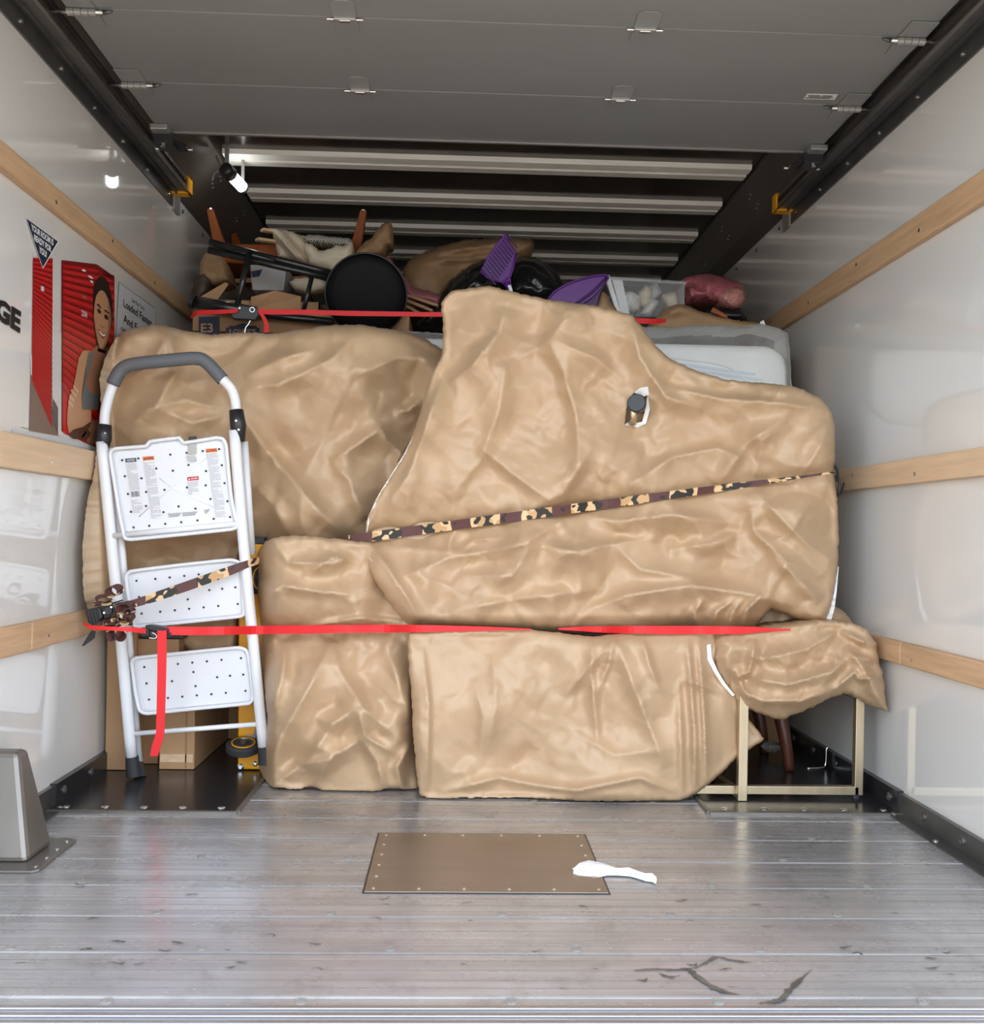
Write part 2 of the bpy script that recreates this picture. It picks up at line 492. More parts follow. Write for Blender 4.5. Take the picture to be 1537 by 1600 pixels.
for i, (x, y) in enumerate(spots):
    v = Vector((x, y, 0.0035)) - wloc(plate)
    if i == 0: s0.location = v
    else: share('hatch_screw', s0, plate, v)

# black deck plates over the rear corners, with bright front lips
for (x0, x1, yf, lab) in ((XL, -0.574, 2.655, 'shiny black deck plate on the floor in front of the ladder'), (0.704, XR, 2.685, 'shiny black deck plate on the floor under the brass table')):
    dp = obj('deck_plate', MB().span((x0, yf, 0.0), (x1, Y1 - 1.5, 0.006)), M['steel_black'], floor)
    dp['label'] = lab
    lip = MB().span((x0, yf - 0.012, 0.0), (x1, yf, 0.0065))
    inner = x1 if x0 < 0 else x0
    lip.span((inner - 0.006, yf, 0.0), (inner + 0.006, yf + 0.9, 0.0068))
    obj('bright_lip', lip, M['cover'], dp)
    q0 = obj('plate_screw', MB().lathe((0, 0, 0), (0, 0, 1), [(0, 0.011), (0.001, 0.011), (0.003, 0.006)], 10), M['zinc'], dp, local=True)
    for i in range(5):
        v = Vector((x0 + 0.05 + i * (x1 - x0 - 0.1) / 4, yf + 0.028, 0.006)) - wloc(dp)
        if i == 0: q0.location = v
        else: share('plate_screw', q0, dp, v)

# dried spill on the planks, a broken ring of thin dark patches
M['stain'] = mat('dried_spill', (0.10, 0.088, 0.07), 0.45, var=0.3, vscale=30)
rs = random.Random(4)
st = MB()
def stain(pts, w):
    P = [on_z(a, b, 0.0019) for a, b in pts]
    P = catmull(P, 5); Lq = []; Rq = []
    for i, q in enumerate(P):
        t = (P[min(i + 1, len(P) - 1)] - P[max(i - 1, 0)]).normalized(); s = Vector((-t.y, t.x, 0))
        ww = w * (0.35 + rs.random() * 0.9) * min(1, 0.25 + 2.4 * min(i, len(P) - 1 - i) / len(P))
        Lq.append(q + s * ww); Rq.append(q - s * ww * (0.5 + rs.random()))
    n = len(P)
    st.add(Lq + Rq, [(i, i + 1, n + i + 1, n + i) for i in range(n - 1)])
stain([(1050, 1515), (1075, 1514), (1085, 1522), (1110, 1540), (1135, 1550), (1155, 1554)], 0.006)
stain([(990, 1516), (1020, 1514), (1060, 1515), (1085, 1512)], 0.004)
stain([(1085, 1512), (1105, 1502), (1120, 1495), (1145, 1500), (1175, 1504)], 0.005)
stain([(1267, 1515), (1250, 1530), (1235, 1545), (1222, 1560), (1205, 1565), (1185, 1567)], 0.005)
stain([(1030, 1520), (1045, 1526), (1062, 1524)], 0.003)
for _ in range(34):
    a = rs.choice([(90, 620), (700, 1500)]); x = rs.uniform(*a); y = rs.uniform(1370, 1540)
    stain([(x, y), (x + rs.uniform(4, 16), y + rs.uniform(-3, 3)), (x + rs.uniform(17, 24), y + rs.uniform(-3, 3))], rs.uniform(0.0012, 0.003))
so = obj('floor_stain', st, M['stain'], floor); so['kind'] = 'stuff'; so['label'] = 'dark dried spill marks on the aluminium planks'

# walls
for side, x, sgn in (('left', XL, -1), ('right', XR, 1)):
    w = MB().span((x, Y0 - 0.02, -0.13), (x + sgn * 0.06, Y1 + 0.06, ZR + 0.10))
    wall = structure(obj('wall_' + side, w, M['white_wall']))
    # exposed bolts along the top of the liner, beyond the door track
    bm_ = MB().lathe((0, 0, 0), (-sgn, 0, 0), [(-0.001, 0.008), (0.003, 0.008), (0.006, 0.004)], 10)
    b0 = obj('wall_bolt', bm_, M['steel_dark'], wall, local=True)
    for i in range(8):
        v = Vector((x, 3.86 + i * 0.30, 1.985)) - wloc(wall)
        if i == 0: b0.location = v
        else: share('wall_bolt', b0, wall, v)
    # kick plate
    bb = MB().span((x, Y0 + 0.2, 0.0), (x - sgn * 0.014, Y1, 0.058))
    bb.span((x - sgn * 0.014, Y0 + 0.2, 0.0), (x - sgn * 0.05, Y1, 0.0045))
    base = structure(obj('baseboard_' + side, bb, M['steel_dark']))
    far = obj('dark_kick_plate', MB().span((x, 2.70, 0.0), (x - sgn * 0.018, Y1 - 0.1, 0.062)), M['steel_black'], base)
    k0 = obj('kick_bolt', MB().lathe((0, 0, 0), (-sgn, 0, 0), [(0, 0.012), (0.003, 0.012), (0.006, 0.008), (0.004, 0.004)], 12), M['steel_dark'], base, local=True)
    for i in range(18):
        yy = 1.75 + i * 0.2
        v = Vector((x - sgn * (0.018 if yy > 2.7 else 0.014), yy, 0.034)) - wloc(base)
        if i == 0: k0.location = v
        else: share('kick_bolt', k0, base, v)
    f0 = obj('flange_screw', MB().lathe((0, 0, 0), (0, 0, 1), [(0, 0.008), (0.002, 0.008), (0.004, 0.004)], 10), M['zinc'], base, local=True)
    for i in range(5):
        v = Vector((x - sgn * 0.036, 1.72 + i * 0.24, 0.0045)) - wloc(base)
        if i == 0: f0.location = v
        else: share('flange_screw', f0, base, v)

# wooden rub rails, three on each side, each of two butted boards
n = 3
for sgn, x, rows in ((-1, XL, ((1.587, 1.648, 'wood', 5.6), (0.894, 0.980, 'wood_pale', 5.0), (0.443, 0.516, 'wood', 2.52))),
                     (1, XR, ((1.570, 1.645, 'wood', 5.6), (0.915, 0.984, 'wood_pale', 5.0), (0.415, 0.478, 'wood', 2.69)))):
    for (z0, z1, mk, joint) in rows:
        r = structure(obj('trim_%d' % n, MB().span((x, Y0 + 0.12, z0), (x - sgn * 0.022, joint - 0.0015, z1)), M[mk], bevel=0.004))
        obj('rail_board', MB().span((x, joint + 0.0015, z0), (x - sgn * 0.022, Y1 - 0.05, z1)), M[mk], r, bevel=0.004)
        q0 = obj('rail_screw', MB().lathe((0, 0, 0), (-sgn, 0, 0), [(0, 0.006), (0.001, 0.006), (0.0016, 0.003)], 8), M['zinc'], r, local=True)
        for i in range(9):
            v = Vector((x - sgn * 0.022, 2.62 + i * 0.42, (z0 + z1) / 2 + (0.012 if i % 2 else -0.01))) - wloc(r)
            if i == 0: q0.location = v
            else: share('rail_screw', q0, r, v)
        n += 1
structure(obj('wall_back', MB().span((XL - 0.06, Y1, -0.13), (XR + 0.06, Y1 + 0.06, ZR + 0.1)), M['white_wall']))

# roof sheet, its side panels and its bows
roof = structure(obj('ceiling', MB().span((XL - 0.06, Y0 - 0.02, ZR), (XR + 0.06, Y1 + 0.06, ZR + 0.10)), M['roof']))
for sgn, x, xi in ((-1, XL, -0.925), (1, XR, 1.115)):
    cv = obj('roof_side_panel', MB().prism([(x, Y0, 2.015), (x - sgn * 0.05, Y0, 2.06), (xi, Y0, ZR - 0.012), (xi, Y0, ZR + 0.01), (x, Y0, ZR + 0.01)], (0, Y1 - Y0 - 0.01, 0)), M['cove'], roof)
    r0 = obj('panel_rivet', MB().lathe((0, 0, 0), (-sgn * 0.55, 0, -0.83), [(-0.003, 0.0045), (0.0015, 0.004), (0.0025, 0.002)], 7), M['hinge'], cv, local=True)
    first_r = True
    for b in range(6):
        for dx, dy in ((0, 0), (0.03, 0.0), (0.005, 0.032), (0.035, 0.032)):
            yy = 3.90 + b * 0.42 + dy; u = 0.03 + dx
            f_ = u / abs(xi - (x - sgn * 0.05)); 
            v = Vector((xi + sgn * u, yy, ZR - 0.013 - f_ * (ZR - 0.012 - 2.06))) - wloc(cv)
            if first_r: r0.location = v; first_r = False
            else: share('panel_rivet', r0, cv, v)
bow0 = None
for i in range(8):
    y = 3.78 + i * 0.42
    if y > Y1 - 0.1: break
    if bow0 is None:
        pr = [(-0.064, 0.0), (-0.060, -0.018), (-0.010, -0.020), (-0.007, -0.006), (0.007, -0.006), (0.010, -0.020), (0.060, -0.018), (0.064, 0.0)]
        bow0 = obj('roof_bow', MB().prism([(-0.905, y + a, ZR + b) for a, b in pr], (2.0, 0, 0)), M['bow'], roof)
    else:
        share('roof_bow', bow0, roof, (0, i * 0.42, 0))
# small work lamp glowing at the roof corner
la = at(354, 266, 3.68); lb = at(379, 293, 3.79)
lampm = bpy.data.materials.new('lit_lamp_tube'); lampm.use_nodes = True
pp = lampm.node_tree.nodes['Principled BSDF']; pp.inputs['Base Color'].default_value = (0.9, 0.95, 1, 1)
pp.inputs['Emission Color'].default_value = (0.93, 0.97, 1.0, 1); pp.inputs['Emission Strength'].default_value = 6.5
lamp = thing('roof_lamp', 'lit white tube lamp with a black socket under the roof at left', 'lamp', la)
dv = (lb - la).normalized()
obj('lamp_tube', MB().tube([la + dv * 0.028, la + dv * 0.04, lb - dv * 0.01, lb], [0.018, 0.021, 0.021, 0.017], 14), lampm, lamp, smooth=True)
obj('lamp_socket', MB().tube([la - dv * 0.018, la - dv * 0.01, la + dv * 0.03], [0.016, 0.026, 0.027], 14), M['black'], lamp, smooth=True)
obj('lamp_end_ring', MB().tube([lb - dv * 0.004, lb + dv * 0.008], [0.0225, 0.0215], 14), M['hinge'], lamp)
obj('lamp_clip', MB().tube([la + Vector((-0.02, 0, 0)), la + Vector((-0.045, 0, -0.012)), la + Vector((-0.052, 0, -0.04))], 0.003, 6), M['hinge'], lamp)
obj('lamp_stay', MB().beam(lb + Vector((0, 0.0, 0.012)), Vector((lb.x, lb.y, ZR - 0.005)), 0.012, 0.004), M['hinge'], lamp)
mbk = MB().beam(la + Vector((-0.02, 0, 0.01)), la + Vector((-0.035, -0.01, 0.05)), 0.02, 0.004)
mbk.beam(la, Vector((la.x, la.y, ZR - 0.005)), 0.016, 0.006)
obj('lamp_bracket', mbk, M['hinge'], lamp)

# door tracks along the top of each wall
n = 9
for sgn, x in ((-1, XL), (1, XR)):
    t = structure(obj('trim_%d' % n, MB().span((x, Y0, 1.957), (x - sgn * 0.006, 3.71, 2.062)), M['steel_dark']), 'dark steel strip carrying the door track on the %s wall' % ('left' if sgn < 0 else 'right'))
    ch = MB().span((x - sgn * 0.006, Y0, 2.006), (x - sgn * 0.062, 3.70, 2.010))
    ch.span((x - sgn * 0.058, Y0, 2.006), (x - sgn * 0.062, 3.70, 2.028))
    ch.span((x - sgn * 0.020, Y0, 2.000), (x - sgn * 0.030, 3.70, 2.010))
    ch.span((x - sgn * 0.006, Y0, 2.058), (x - sgn * 0.062, 3.70, 2.062))
    ch.span((x - sgn * 0.058, Y0, 2.046), (x - sgn * 0.062, 3.70, 2.062))
    obj('door_track', ch, M['steel_dark'], t, bevel=0.0015)
    obj('track_bead', MB().tube([(x - sgn * 0.062, Y0, 2.009), (x - sgn * 0.062, 3.70, 2.009)], 0.006, 8), M['cover'], t, smooth=True)
    cap = MB()
    for a, b in (((0.004, 2.000), (0.072, 2.008)), ((0.064, 2.000), (0.072, 2.066)), ((0.03, 2.058), (0.072, 2.066))):
        cap.span((x - sgn * a[0], 3.69, a[1]), (x - sgn * b[0], 3.735, b[1]))
    obj('track_end_cap', cap, M['yellow'], t, bevel=0.001)['label'] = 'yellow end cap of the door track'
    obj('bracket_tab', MB().span((x - sgn * 0.001, 3.72, 1.95), (x - sgn * 0.010, 3.80, 2.03)), M['hinge'], t, bevel=0.002)
    q0 = obj('track_screw', MB().lathe((0, 0, 0), (-sgn, 0, 0), [(0, 0.007), (0.003, 0.007), (0.005, 0.003)], 10), M['zinc'], t, local=True)
    for i in range(9):
        v = Vector((x - sgn * 0.006, 1.70 + i * 0.245, 1.985)) - wloc(t)
        if i == 0: q0.location = v
        else: share('track_screw', q0, t, v)
    n += 1

# the roll-up door, open overhead: hinged panels seen from below
ZD = 2.04; DXL, DXR = -0.985, 1.165
edges = [3.223, 2.87, 2.47, 2.07, 1.67, 1.42]
door = bpy.data.objects.new('door_1', None); door.location = (0.09, 2.4, ZD); link(door)
structure(door, 'grey roll-up door pushed open overhead')
for a, b in zip(edges[:-1], edges[1:]):
    p_ = obj('door_panel', MB().span((DXL, b + 0.0015, ZD), (DXR, a - 0.0015, ZD + 0.022)), M['door'], door, bevel=0.0025)
obj('bottom_seal', MB().span((DXL + 0.03, 3.221, ZD - 0.004), (DXR - 0.02, 3.232, ZD + 0.02)), M['hinge'], door)
hinge0 = None
def hinge_mesh():
    mb = MB()
    def leaf(y0, y1):
        w = 0.03; r = 0.012; s = 1 if y1 > y0 else -1
        pts = [(-w, y0), (w, y0), (w, y1 - s * r), (w - r, y1), (-w + r, y1), (-w, y1 - s * r)]
        mb.prism([(a, b, -0.0005) for a, b in pts], (0, 0, -0.0025))
    leaf(0.004, 0.082); leaf(-0.004, -0.082)
    return mb
for px, py in ((540, 32), (1008, 42), (563, 141), (970, 150)):
    yy = 2.47 if py < 100 else 2.87
    q = on_z(px, py, ZD)
    h = obj('door_hinge', hinge_mesh(), M['door'], door, bevel=0.001, local=True) if hinge0 is None else share('door_hinge', hinge0, door)
    if hinge0 is None: hinge0 = h
    h.location = Vector((q.x, yy, ZD)) - wloc(door)
    k_ = obj('hinge_knuckle', MB().box(wloc(h) + Vector((0, 0, -0.006)), (0.056, 0.022, 0.011)), M['hinge'], h, bevel=0.003)
    obj('hinge_pin', MB().tube([wloc(h) + Vector((-0.045, 0, -0.006)), wloc(h) + Vector((0.045, 0, -0.006))], 0.0028, 8), M['zinc'], h)
    obj('hinge_barrel', MB().box(wloc(h) + Vector((0, -0.004, -0.0125)), (0.028, 0.010, 0.004)), M['zinc'], h, bevel=0.0015)
for xx, sgn in ((DXL + 0.035, -1), (DXR - 0.035, 1)):
    for yy in (2.47, 2.87):
        c0 = Vector((xx, yy, ZD))
        mb = MB()
        mb.prism([c0 + Vector((a, b, -0.001)) for a, b in ((-0.035, -0.08), (0.035, -0.08), (0.035, -0.008), (-0.035, -0.008))], (0, 0, -0.003))
        mb.prism([c0 + Vector((a, b, -0.001)) for a, b in ((-0.035, 0.008), (0.035, 0.008), (0.030, 0.085), (-0.030, 0.085))], (0, 0, -0.003))
        rh = obj('edge_hinge', mb, M['door'], door, bevel=0.001)
        for i in range(4):
            obj('hinge_knuckle', MB().tube([c0 + Vector((-0.036 + i * 0.018, 0, -0.010)), c0 + Vector((-0.0195 + i * 0.018, 0, -0.010))], 0.010, 10), M['hinge'], rh, smooth=False)
        obj('roller_stem', MB().tube([c0 + Vector((sgn * 0.085, 0, -0.010)), c0 + Vector((-sgn * 0.052, 0, -0.010))], [0.006, 0.006], 8), M['zinc'], rh, smooth=True)
        obj('stem_tip', MB().tube([c0 + Vector((-sgn * 0.052, 0, -0.010)), c0 + Vector((-sgn * 0.075, 0, -0.006))], [0.0065, 0.002], 8), M['steel_dark'], rh, smooth=True)
    c0 = Vector((xx + sgn * 0.02, 3.19, ZD))
    br = obj('roller_bracket', MB().box(c0 + Vector((0, -0.012, -0.010)), (0.055, 0.045, 0.018)), M['hinge'], door, bevel=0.003)
    arm = MB().box(c0 + Vector((-sgn * 0.004, 0.040, -0.030)), (0.062, 0.075, 0.034))
    arm.prism([c0 + Vector((-sgn * a, b, -0.028)) for a, b in ((-0.02, 0.012), (0.03, 0.012), (0.062, 0.06), (0.062, 0.10), (-0.03, 0.10))], (0, 0, -0.012))
    obj('bracket_arm', arm, M['black'], br, bevel=0.002)
    bt = MB().lathe(c0 + Vector((0, 0.022, -0.047)), (0, 0, -1), [(0, 0.009), (0.006, 0.009), (0.008, 0.005)], 10)
    bt.tube([c0 + Vector((-sgn * 0.074, 0.092, -0.034)), c0 + Vector((sgn * 0.045, 0.092, -0.034))], 0.005, 8)
    obj('bracket_bolt', bt, M['zinc'], br)
# paper sticker on the door
q = [on_z(a, b, ZD - 0.0012) for a, b in ((1261, 147), (1309, 148), (1303, 156), (1255, 155))]
stk = obj('door_sticker', MB().prism(q, (0, 0, 0.001)), mat('sticker_paper', (0.72, 0.70, 0.66), 0.6), door)
stk['label'] = 'small white paper sticker printed with dark lines'
mb = MB(); cx_ = (q[0] + q[1] + q[2] + q[3]) / 4
for (u0, u1, v) in ((-0.042, 0.03, 0.008), (-0.036, 0.036, 0.0), (-0.04, -0.004, -0.008), (0.046, 0.054, 0.004), (0.046, 0.054, -0.006), (0.002, 0.03, -0.008)):
    mb.poly([cx_ + Vector((a, b, -0.0004)) for a, b in ((u0, v - 0.003), (u1, v - 0.003), (u1, v + 0.003), (u0, v + 0.003))])
obj('sticker_print', mb, mat('grey_print', (0.16, 0.15, 0.14), 0.6), stk)

# galvanised cover on the floor by the left wall
ft = [on_z(60, 1361, 0.006), on_z(121, 1309, 0.006)]
yN, yF = ft[0].y, ft[1].y; xF = (ft[0].x + ft[1].x) / 2
cov = thing('steel_cover', 'tapered galvanised steel cover screwed to the floor beside the left wall', 'metal cover', ((XL + xF) / 2, (yN + yF) / 2, 0.0))
obj('flange', MB().prism([(XL + 0.052, yN, 0.0), (xF - 0.012, yN, 0.0), (xF, yN + 0.012, 0.0), (xF, yF - 0.012, 0.0), (xF - 0.012, yF, 0.0), (XL + 0.052, yF, 0.0)], (0, 0, 0.006)), M['cover'], cov, bevel=0.002)
bx = xF - 0.042; tp = 0.235; by0, by1 = yN + 0.05, yF - 0.045
tA = [(XL + 0.016, by0, 0.006), (bx, by0, 0.006), (bx, by1, 0.006), (XL + 0.016, by1, 0.006)]
tx = on_z(45, 1168, tp).x
tB = [(XL + 0.016, by0 + 0.075, tp), (tx, by0 + 0.075, tp), (tx, by1 - 0.01, tp), (XL + 0.016, by1 - 0.01, tp)]
mb = MB(); mb.add(tA + tB, [(3, 2, 1, 0), (4, 5, 6, 7), (0, 1, 5, 4), (1, 2, 6, 5), (2, 3, 7, 6), (3, 0, 4, 7)])
obj('housing', mb, M['cover'], cov, bevel=0.012)
q0 = obj('cover_screw', MB().lathe((0, 0, 0), (0, 0, 1), [(0, 0.005), (0.0015, 0.005), (0.0025, 0.002)], 8), M['zinc'], cov, local=True)
for i in range(4):
    v = Vector((xF - 0.016, yN + 0.03 + i * (yF - yN - 0.06) / 3, 0.006)) - wloc(cov)
    if i == 0: q0.location = v
    else: share('cover_screw', q0, cov, v)

# wire tie rings on the kick plates
for sgn, x, y in ((-1, XL, 3.12), (1, XR, 3.20)):
    xx = x - sgn * 0.025
    t = obj('tie_ring', MB().tube(catmull([(xx, y, 0.075), (xx - sgn * 0.004, y, 0.065), (xx - sgn * 0.006, y, 0.02), (xx - sgn * 0.02, y - 0.004, 0.0085), (xx - sgn * 0.07, y - 0.01, 0.0075)], 5), 0.0035, 8), M['zinc'], smooth=True)
    tag(t, 'bent wire tie ring on the dark kick plate of the %s wall' % ('left' if sgn < 0 else 'right'), 'tie ring', 'tie rings along the floor')

# the yard outside
structure(obj('ground', MB().span((-40, -60, -1.06), (40, 30, -0.86)), mat('sunlit_concrete', (0.31, 0.285, 0.25), 0.9, var=0.06, vscale=0.4)))
# ------------------------------------------------------------------ printed panel on the left wall
def wl(px, py, k=0):
    return on_x(px, py, XL + 0.0016 + 0.0004 * k)

def z5(px, py, k=0):       # from the enlarged crop used for tracing (15..255, 330..560)
    return wl(15 + px * 0.15615, 330 + py * 0.15615, k)
def z6(px, py, k=0):       # second crop (30..200, 520..700)
    return wl(30 + px * 0.1125, 520 + py * 0.1125, k)

sign = thing('wall_poster', 'printed storage advert with red roller doors and a smiling woman on the left wall', 'poster', wl(110, 690))
P_ = lambda nm, c, r=0.35: mat(nm, c, r)
ink_red = P_('print_red', srgb(186, 14, 20)); ink_red2 = P_('print_dark_red', srgb(120, 6, 12)); ink_red3 = P_('print_light_red', srgb(214, 56, 52))
ink_skin = P_('print_skin', srgb(186, 138, 102)); ink_skin2 = P_('print_skin_shade', srgb(150, 104, 76)); ink_hair = P_('print_hair', srgb(34, 22, 20))
ink_navy = P_('print_navy', srgb(34, 42, 62)); ink_white = P_('print_white', (0.8, 0.8, 0.79)); ink_grey = P_('print_grey', srgb(98, 104, 104))
ink_floor = P_('print_floor', srgb(122, 100, 88)); ink_pale = P_('print_pale', srgb(196, 197, 198))
ink_jamb = P_('print_jamb', srgb(206, 204, 200))

def printed(name, polys, m, k, parent=sign, fn=None):
    mb = MB()
    for poly in polys:
        pts = [fn(a, b, k) for a, b in poly]
        n = len(pts); tri = mgeo.tessellate_polygon([[Vector((p.y, p.z, 0)) for p in pts]])
        mb.add(pts, [tuple(t) for t in tri])
    return obj(name, mb, m, parent, recalc=True)

# small door at left, its jamb, the floor in front of it
printed('printed_floor', [[(160, 590), (200, 570), (450, 1070), (505, 1330), (585, 1440), (140, 1360)]], ink_floor, 1, fn=z6)
d1 = printed('printed_red_door', [[(237, 466), (432, 472), (420, 2160), (222, 1690)]], ink_red, 2, fn=z5)
st_ = []; li = []
for i in range(30):
    t = i / 29
    a = 486 + 1190 * t; b = 500 + 1640 * t
    st_.append([(236, a), (430, b), (430, b + 15), (236, a + 11)])
    li.append([(236, a + 20), (430, b + 26), (430, b + 33), (236, a + 25)])
printed('slat_shadow', st_, ink_red2, 3, d1, fn=z5); printed('slat_light', li, ink_red3, 3, d1, fn=z5)
printed('door_number', [[(313, 745), (345, 758), (345, 806), (313, 793)]], ink_jamb, 4, d1, fn=z5)
printed('printed_jamb', [[(459, 0), (585, 0), (585, 1440), (540, 1425), (540, 1040), (465, 905), (446, 1230), (446, 1060)], [(150, 310), (185, 310), (185, 585), (160, 590)]], ink_jamb, 2, fn=z6)
printed('jamb_shadow', [[(466, 908), (536, 1046), (535, 1390), (462, 1225)]], P_('print_grey_brown', srgb(92, 84, 78)), 3, fn=z6)
# large door
d2 = printed('printed_red_door', [[(522, 488), (872, 530), (1050, 656), (1050, 1500), (860, 2360), (700, 2290), (560, 2230), (520, 2200)]], ink_red, 2, fn=z5)
st_ = []; li = []
for i in range(22):
    t = i / 21
    a = 560 + 1500 * t ** 1.06; b = 640 + 1950 * t ** 1.06
    bb_ = b
    x1 = 1046 if b < 1480 else 1046 - (b - 1480) * 0.25
    st_.append([(534, a), (x1, bb_), (x1, bb_ + 30), (534, a + 22)])
    li.append([(560, a + 44), (x1 - 6, bb_ + 56), (x1 - 6, bb_ + 66), (560, a + 52)])
st_.append([(522, 488), (872, 530), (1050, 656), (1050, 720), (870, 580), (534, 530), (534, 2200), (520, 2200)])
keep = lambda L_: [q for q in L_ if max(b for a, b in q) < 2240]
printed('slat_shadow', keep(st_), ink_red2, 3, d2, fn=z5); printed('slat_light', keep(li), ink_red3, 3, d2, fn=z5)
printed('door_glint', [[(720, 580), (755, 585), (765, 606), (728, 600)], [(780, 642), (815, 648), (840, 680), (800, 668)], [(806, 690), (835, 700), (836, 722), (808, 708)]], ink_white, 4, d2, fn=z5)
mb = MB()
letter(mb, '2304', lambda u, v: z5(748 + u, 1028 - v + u * 0.45, 5), 58, 62, 0.02)
obj('door_number', mb, ink_jamb, d2)
printed('door_plate', [[(730, 838), (765, 850), (765, 880), (730, 866)]], ink_skin2, 4, d2, fn=z5)
# portrait: hair, face, shoulders, crossed arms
pt = printed('portrait_hair', [[(838, 800), (850, 720), (880, 670), (915, 650), (960, 668), (990, 720), (1010, 800), (1030, 930), (1030, 1100), (1005, 1200), (985, 1330), (960, 1430), (880, 1400), (862, 1290), (850, 1180), (836, 1100), (836, 940)]], ink_hair, 5, fn=z5)
printed('face', [[(848, 940), (866, 850), (895, 800), (925, 790), (955, 815), (985, 880), (1010, 980), (1016, 1090), (1004, 1190), (985, 1290), (955, 1360), (925, 1380), (898, 1360), (876, 1290), (856, 1190), (842, 1080)]], ink_skin, 6, pt, fn=z5)
printed('face_shade', [[(985, 900), (1012, 985), (1018, 1090), (1006, 1190), (985, 1290), (955, 1360), (925, 1382), (960, 1300), (985, 1190), (990, 1060)], [(842, 1080), (856, 1190), (876, 1290), (898, 1360), (884, 1280), (866, 1180), (852, 1060)]], ink_skin2, 7, pt, fn=z5)
for nm_, q_ in (('eye', [(876, 985), (892, 972), (915, 1000), (912, 1030), (884, 1012)]), ('eye', [(945, 1045), (965, 1030), (988, 1060), (984, 1090), (955, 1078)]), ('eyebrow', [(868, 932), (890, 925), (920, 968), (914, 976), (888, 948)]), ('eyebrow', [(940, 990), (965, 988), (1000, 1022), (996, 1030), (962, 1008)]), ('nose', [(905, 1120), (930, 1160), (950, 1150), (945, 1172), (915, 1160)])):
    printed(nm_, [q_], ink_hair if nm_ != 'nose' else ink_skin2, 8, pt, fn=z5)
printed('lips', [[(880, 1178), (900, 1185), (930, 1222), (970, 1218), (966, 1250), (945, 1280), (920, 1268), (896, 1230)]], P_('print_lips', srgb(140, 66, 60)), 8, pt, fn=z5)
printed('teeth', [[(890, 1190), (905, 1200), (930, 1232), (962, 1230), (950, 1254), (926, 1248), (902, 1220)]], ink_white, 9, pt, fn=z5)
bd = printed('portrait_body', [[(1075, 180), (1220, 210), (1245, 290), (1220, 520), (1120, 600), (1130, 850), (1090, 1080), (900, 1070), (870, 900), (910, 600), (960, 330), (1000, 250)]], ink_skin2, 5, fn=z6)
printed('arm', [[(880, 255), (930, 240), (1000, 255), (960, 330), (910, 560), (875, 800), (870, 900), (890, 1068), (1000, 1075), (1000, 1230), (940, 1330), (860, 1450), (760, 1470), (690, 1400), (664, 1250), (670, 1080), (700, 900), (745, 780), (790, 560), (830, 350)]], ink_skin, 6, bd, fn=z6)
printed('lower_arm', [[(940, 1330), (1000, 1230), (1090, 1200), (1110, 1400), (1060, 1560), (960, 1540), (920, 1440)]], ink_skin2, 7, bd, fn=z6)
printed('arm_shade', [[(690, 1400), (760, 1340), (880, 1310), (1000, 1230), (990, 1290), (900, 1440), (830, 1475), (750, 1475)], [(1000, 1240), (950, 1330), (1000, 1400), (930, 1500), (880, 1500), (860, 1450)]], P_('print_dark_skin', srgb(84, 54, 38)), 8, bd, fn=z6)
printed('fingers', [[(745, 735), (760, 730), (826, 800), (815, 850)], [(712, 800), (725, 780), (800, 870), (790, 900)], [(692, 900), (704, 850), (770, 930), (760, 965)], [(680, 985), (690, 920), (755, 1000), (745, 1040)], [(678, 1030), (690, 1010), (715, 1050), (705, 1065)]], P_('print_light_skin', srgb(214, 172, 138)), 8, bd, fn=z6)
printed('grey_top', [[(970, 265), (1045, 275), (1000, 420), (950, 620), (930, 720), (960, 800), (1040, 860), (1110, 850), (1100, 1040), (1000, 1050), (885, 1068), (868, 900), (900, 720), (920, 560), (945, 380)]], ink_grey, 9, bd, fn=z6)
# dark triangle with its lines
tri = printed('printed_triangle', [[(160, 58), (495, 300), (332, 578)]], ink_white, 6, fn=z5)
printed('triangle_field', [[(170, 74), (484, 302), (332, 562)]], ink_navy, 7, tri, fn=z5)
mb = MB()
for body, cx0, cy0, w, h in (('YOUR ROOM IS', 328, 236, 222, 64), ('READY FOR', 332, 322, 172, 64), ('YOU!', 334, 408, 76, 66)):
    letter(mb, body, lambda u, v, cx0=cx0, cy0=cy0: z5(cx0 + u, cy0 - v + u * 0.72, 8), w, h, 0.03)
obj('triangle_lettering', mb, ink_white, tri)
# large black letters at the near end
mb = MB()
letter(mb, 'GE', lambda u, v: wl(14 + u - v * 0.04, 492.5 - v * 0.92 + u * 0.62, 3), 40, 40, 0.05, shear=0.15)
obj('large_lettering', mb, M['ink'], sign)
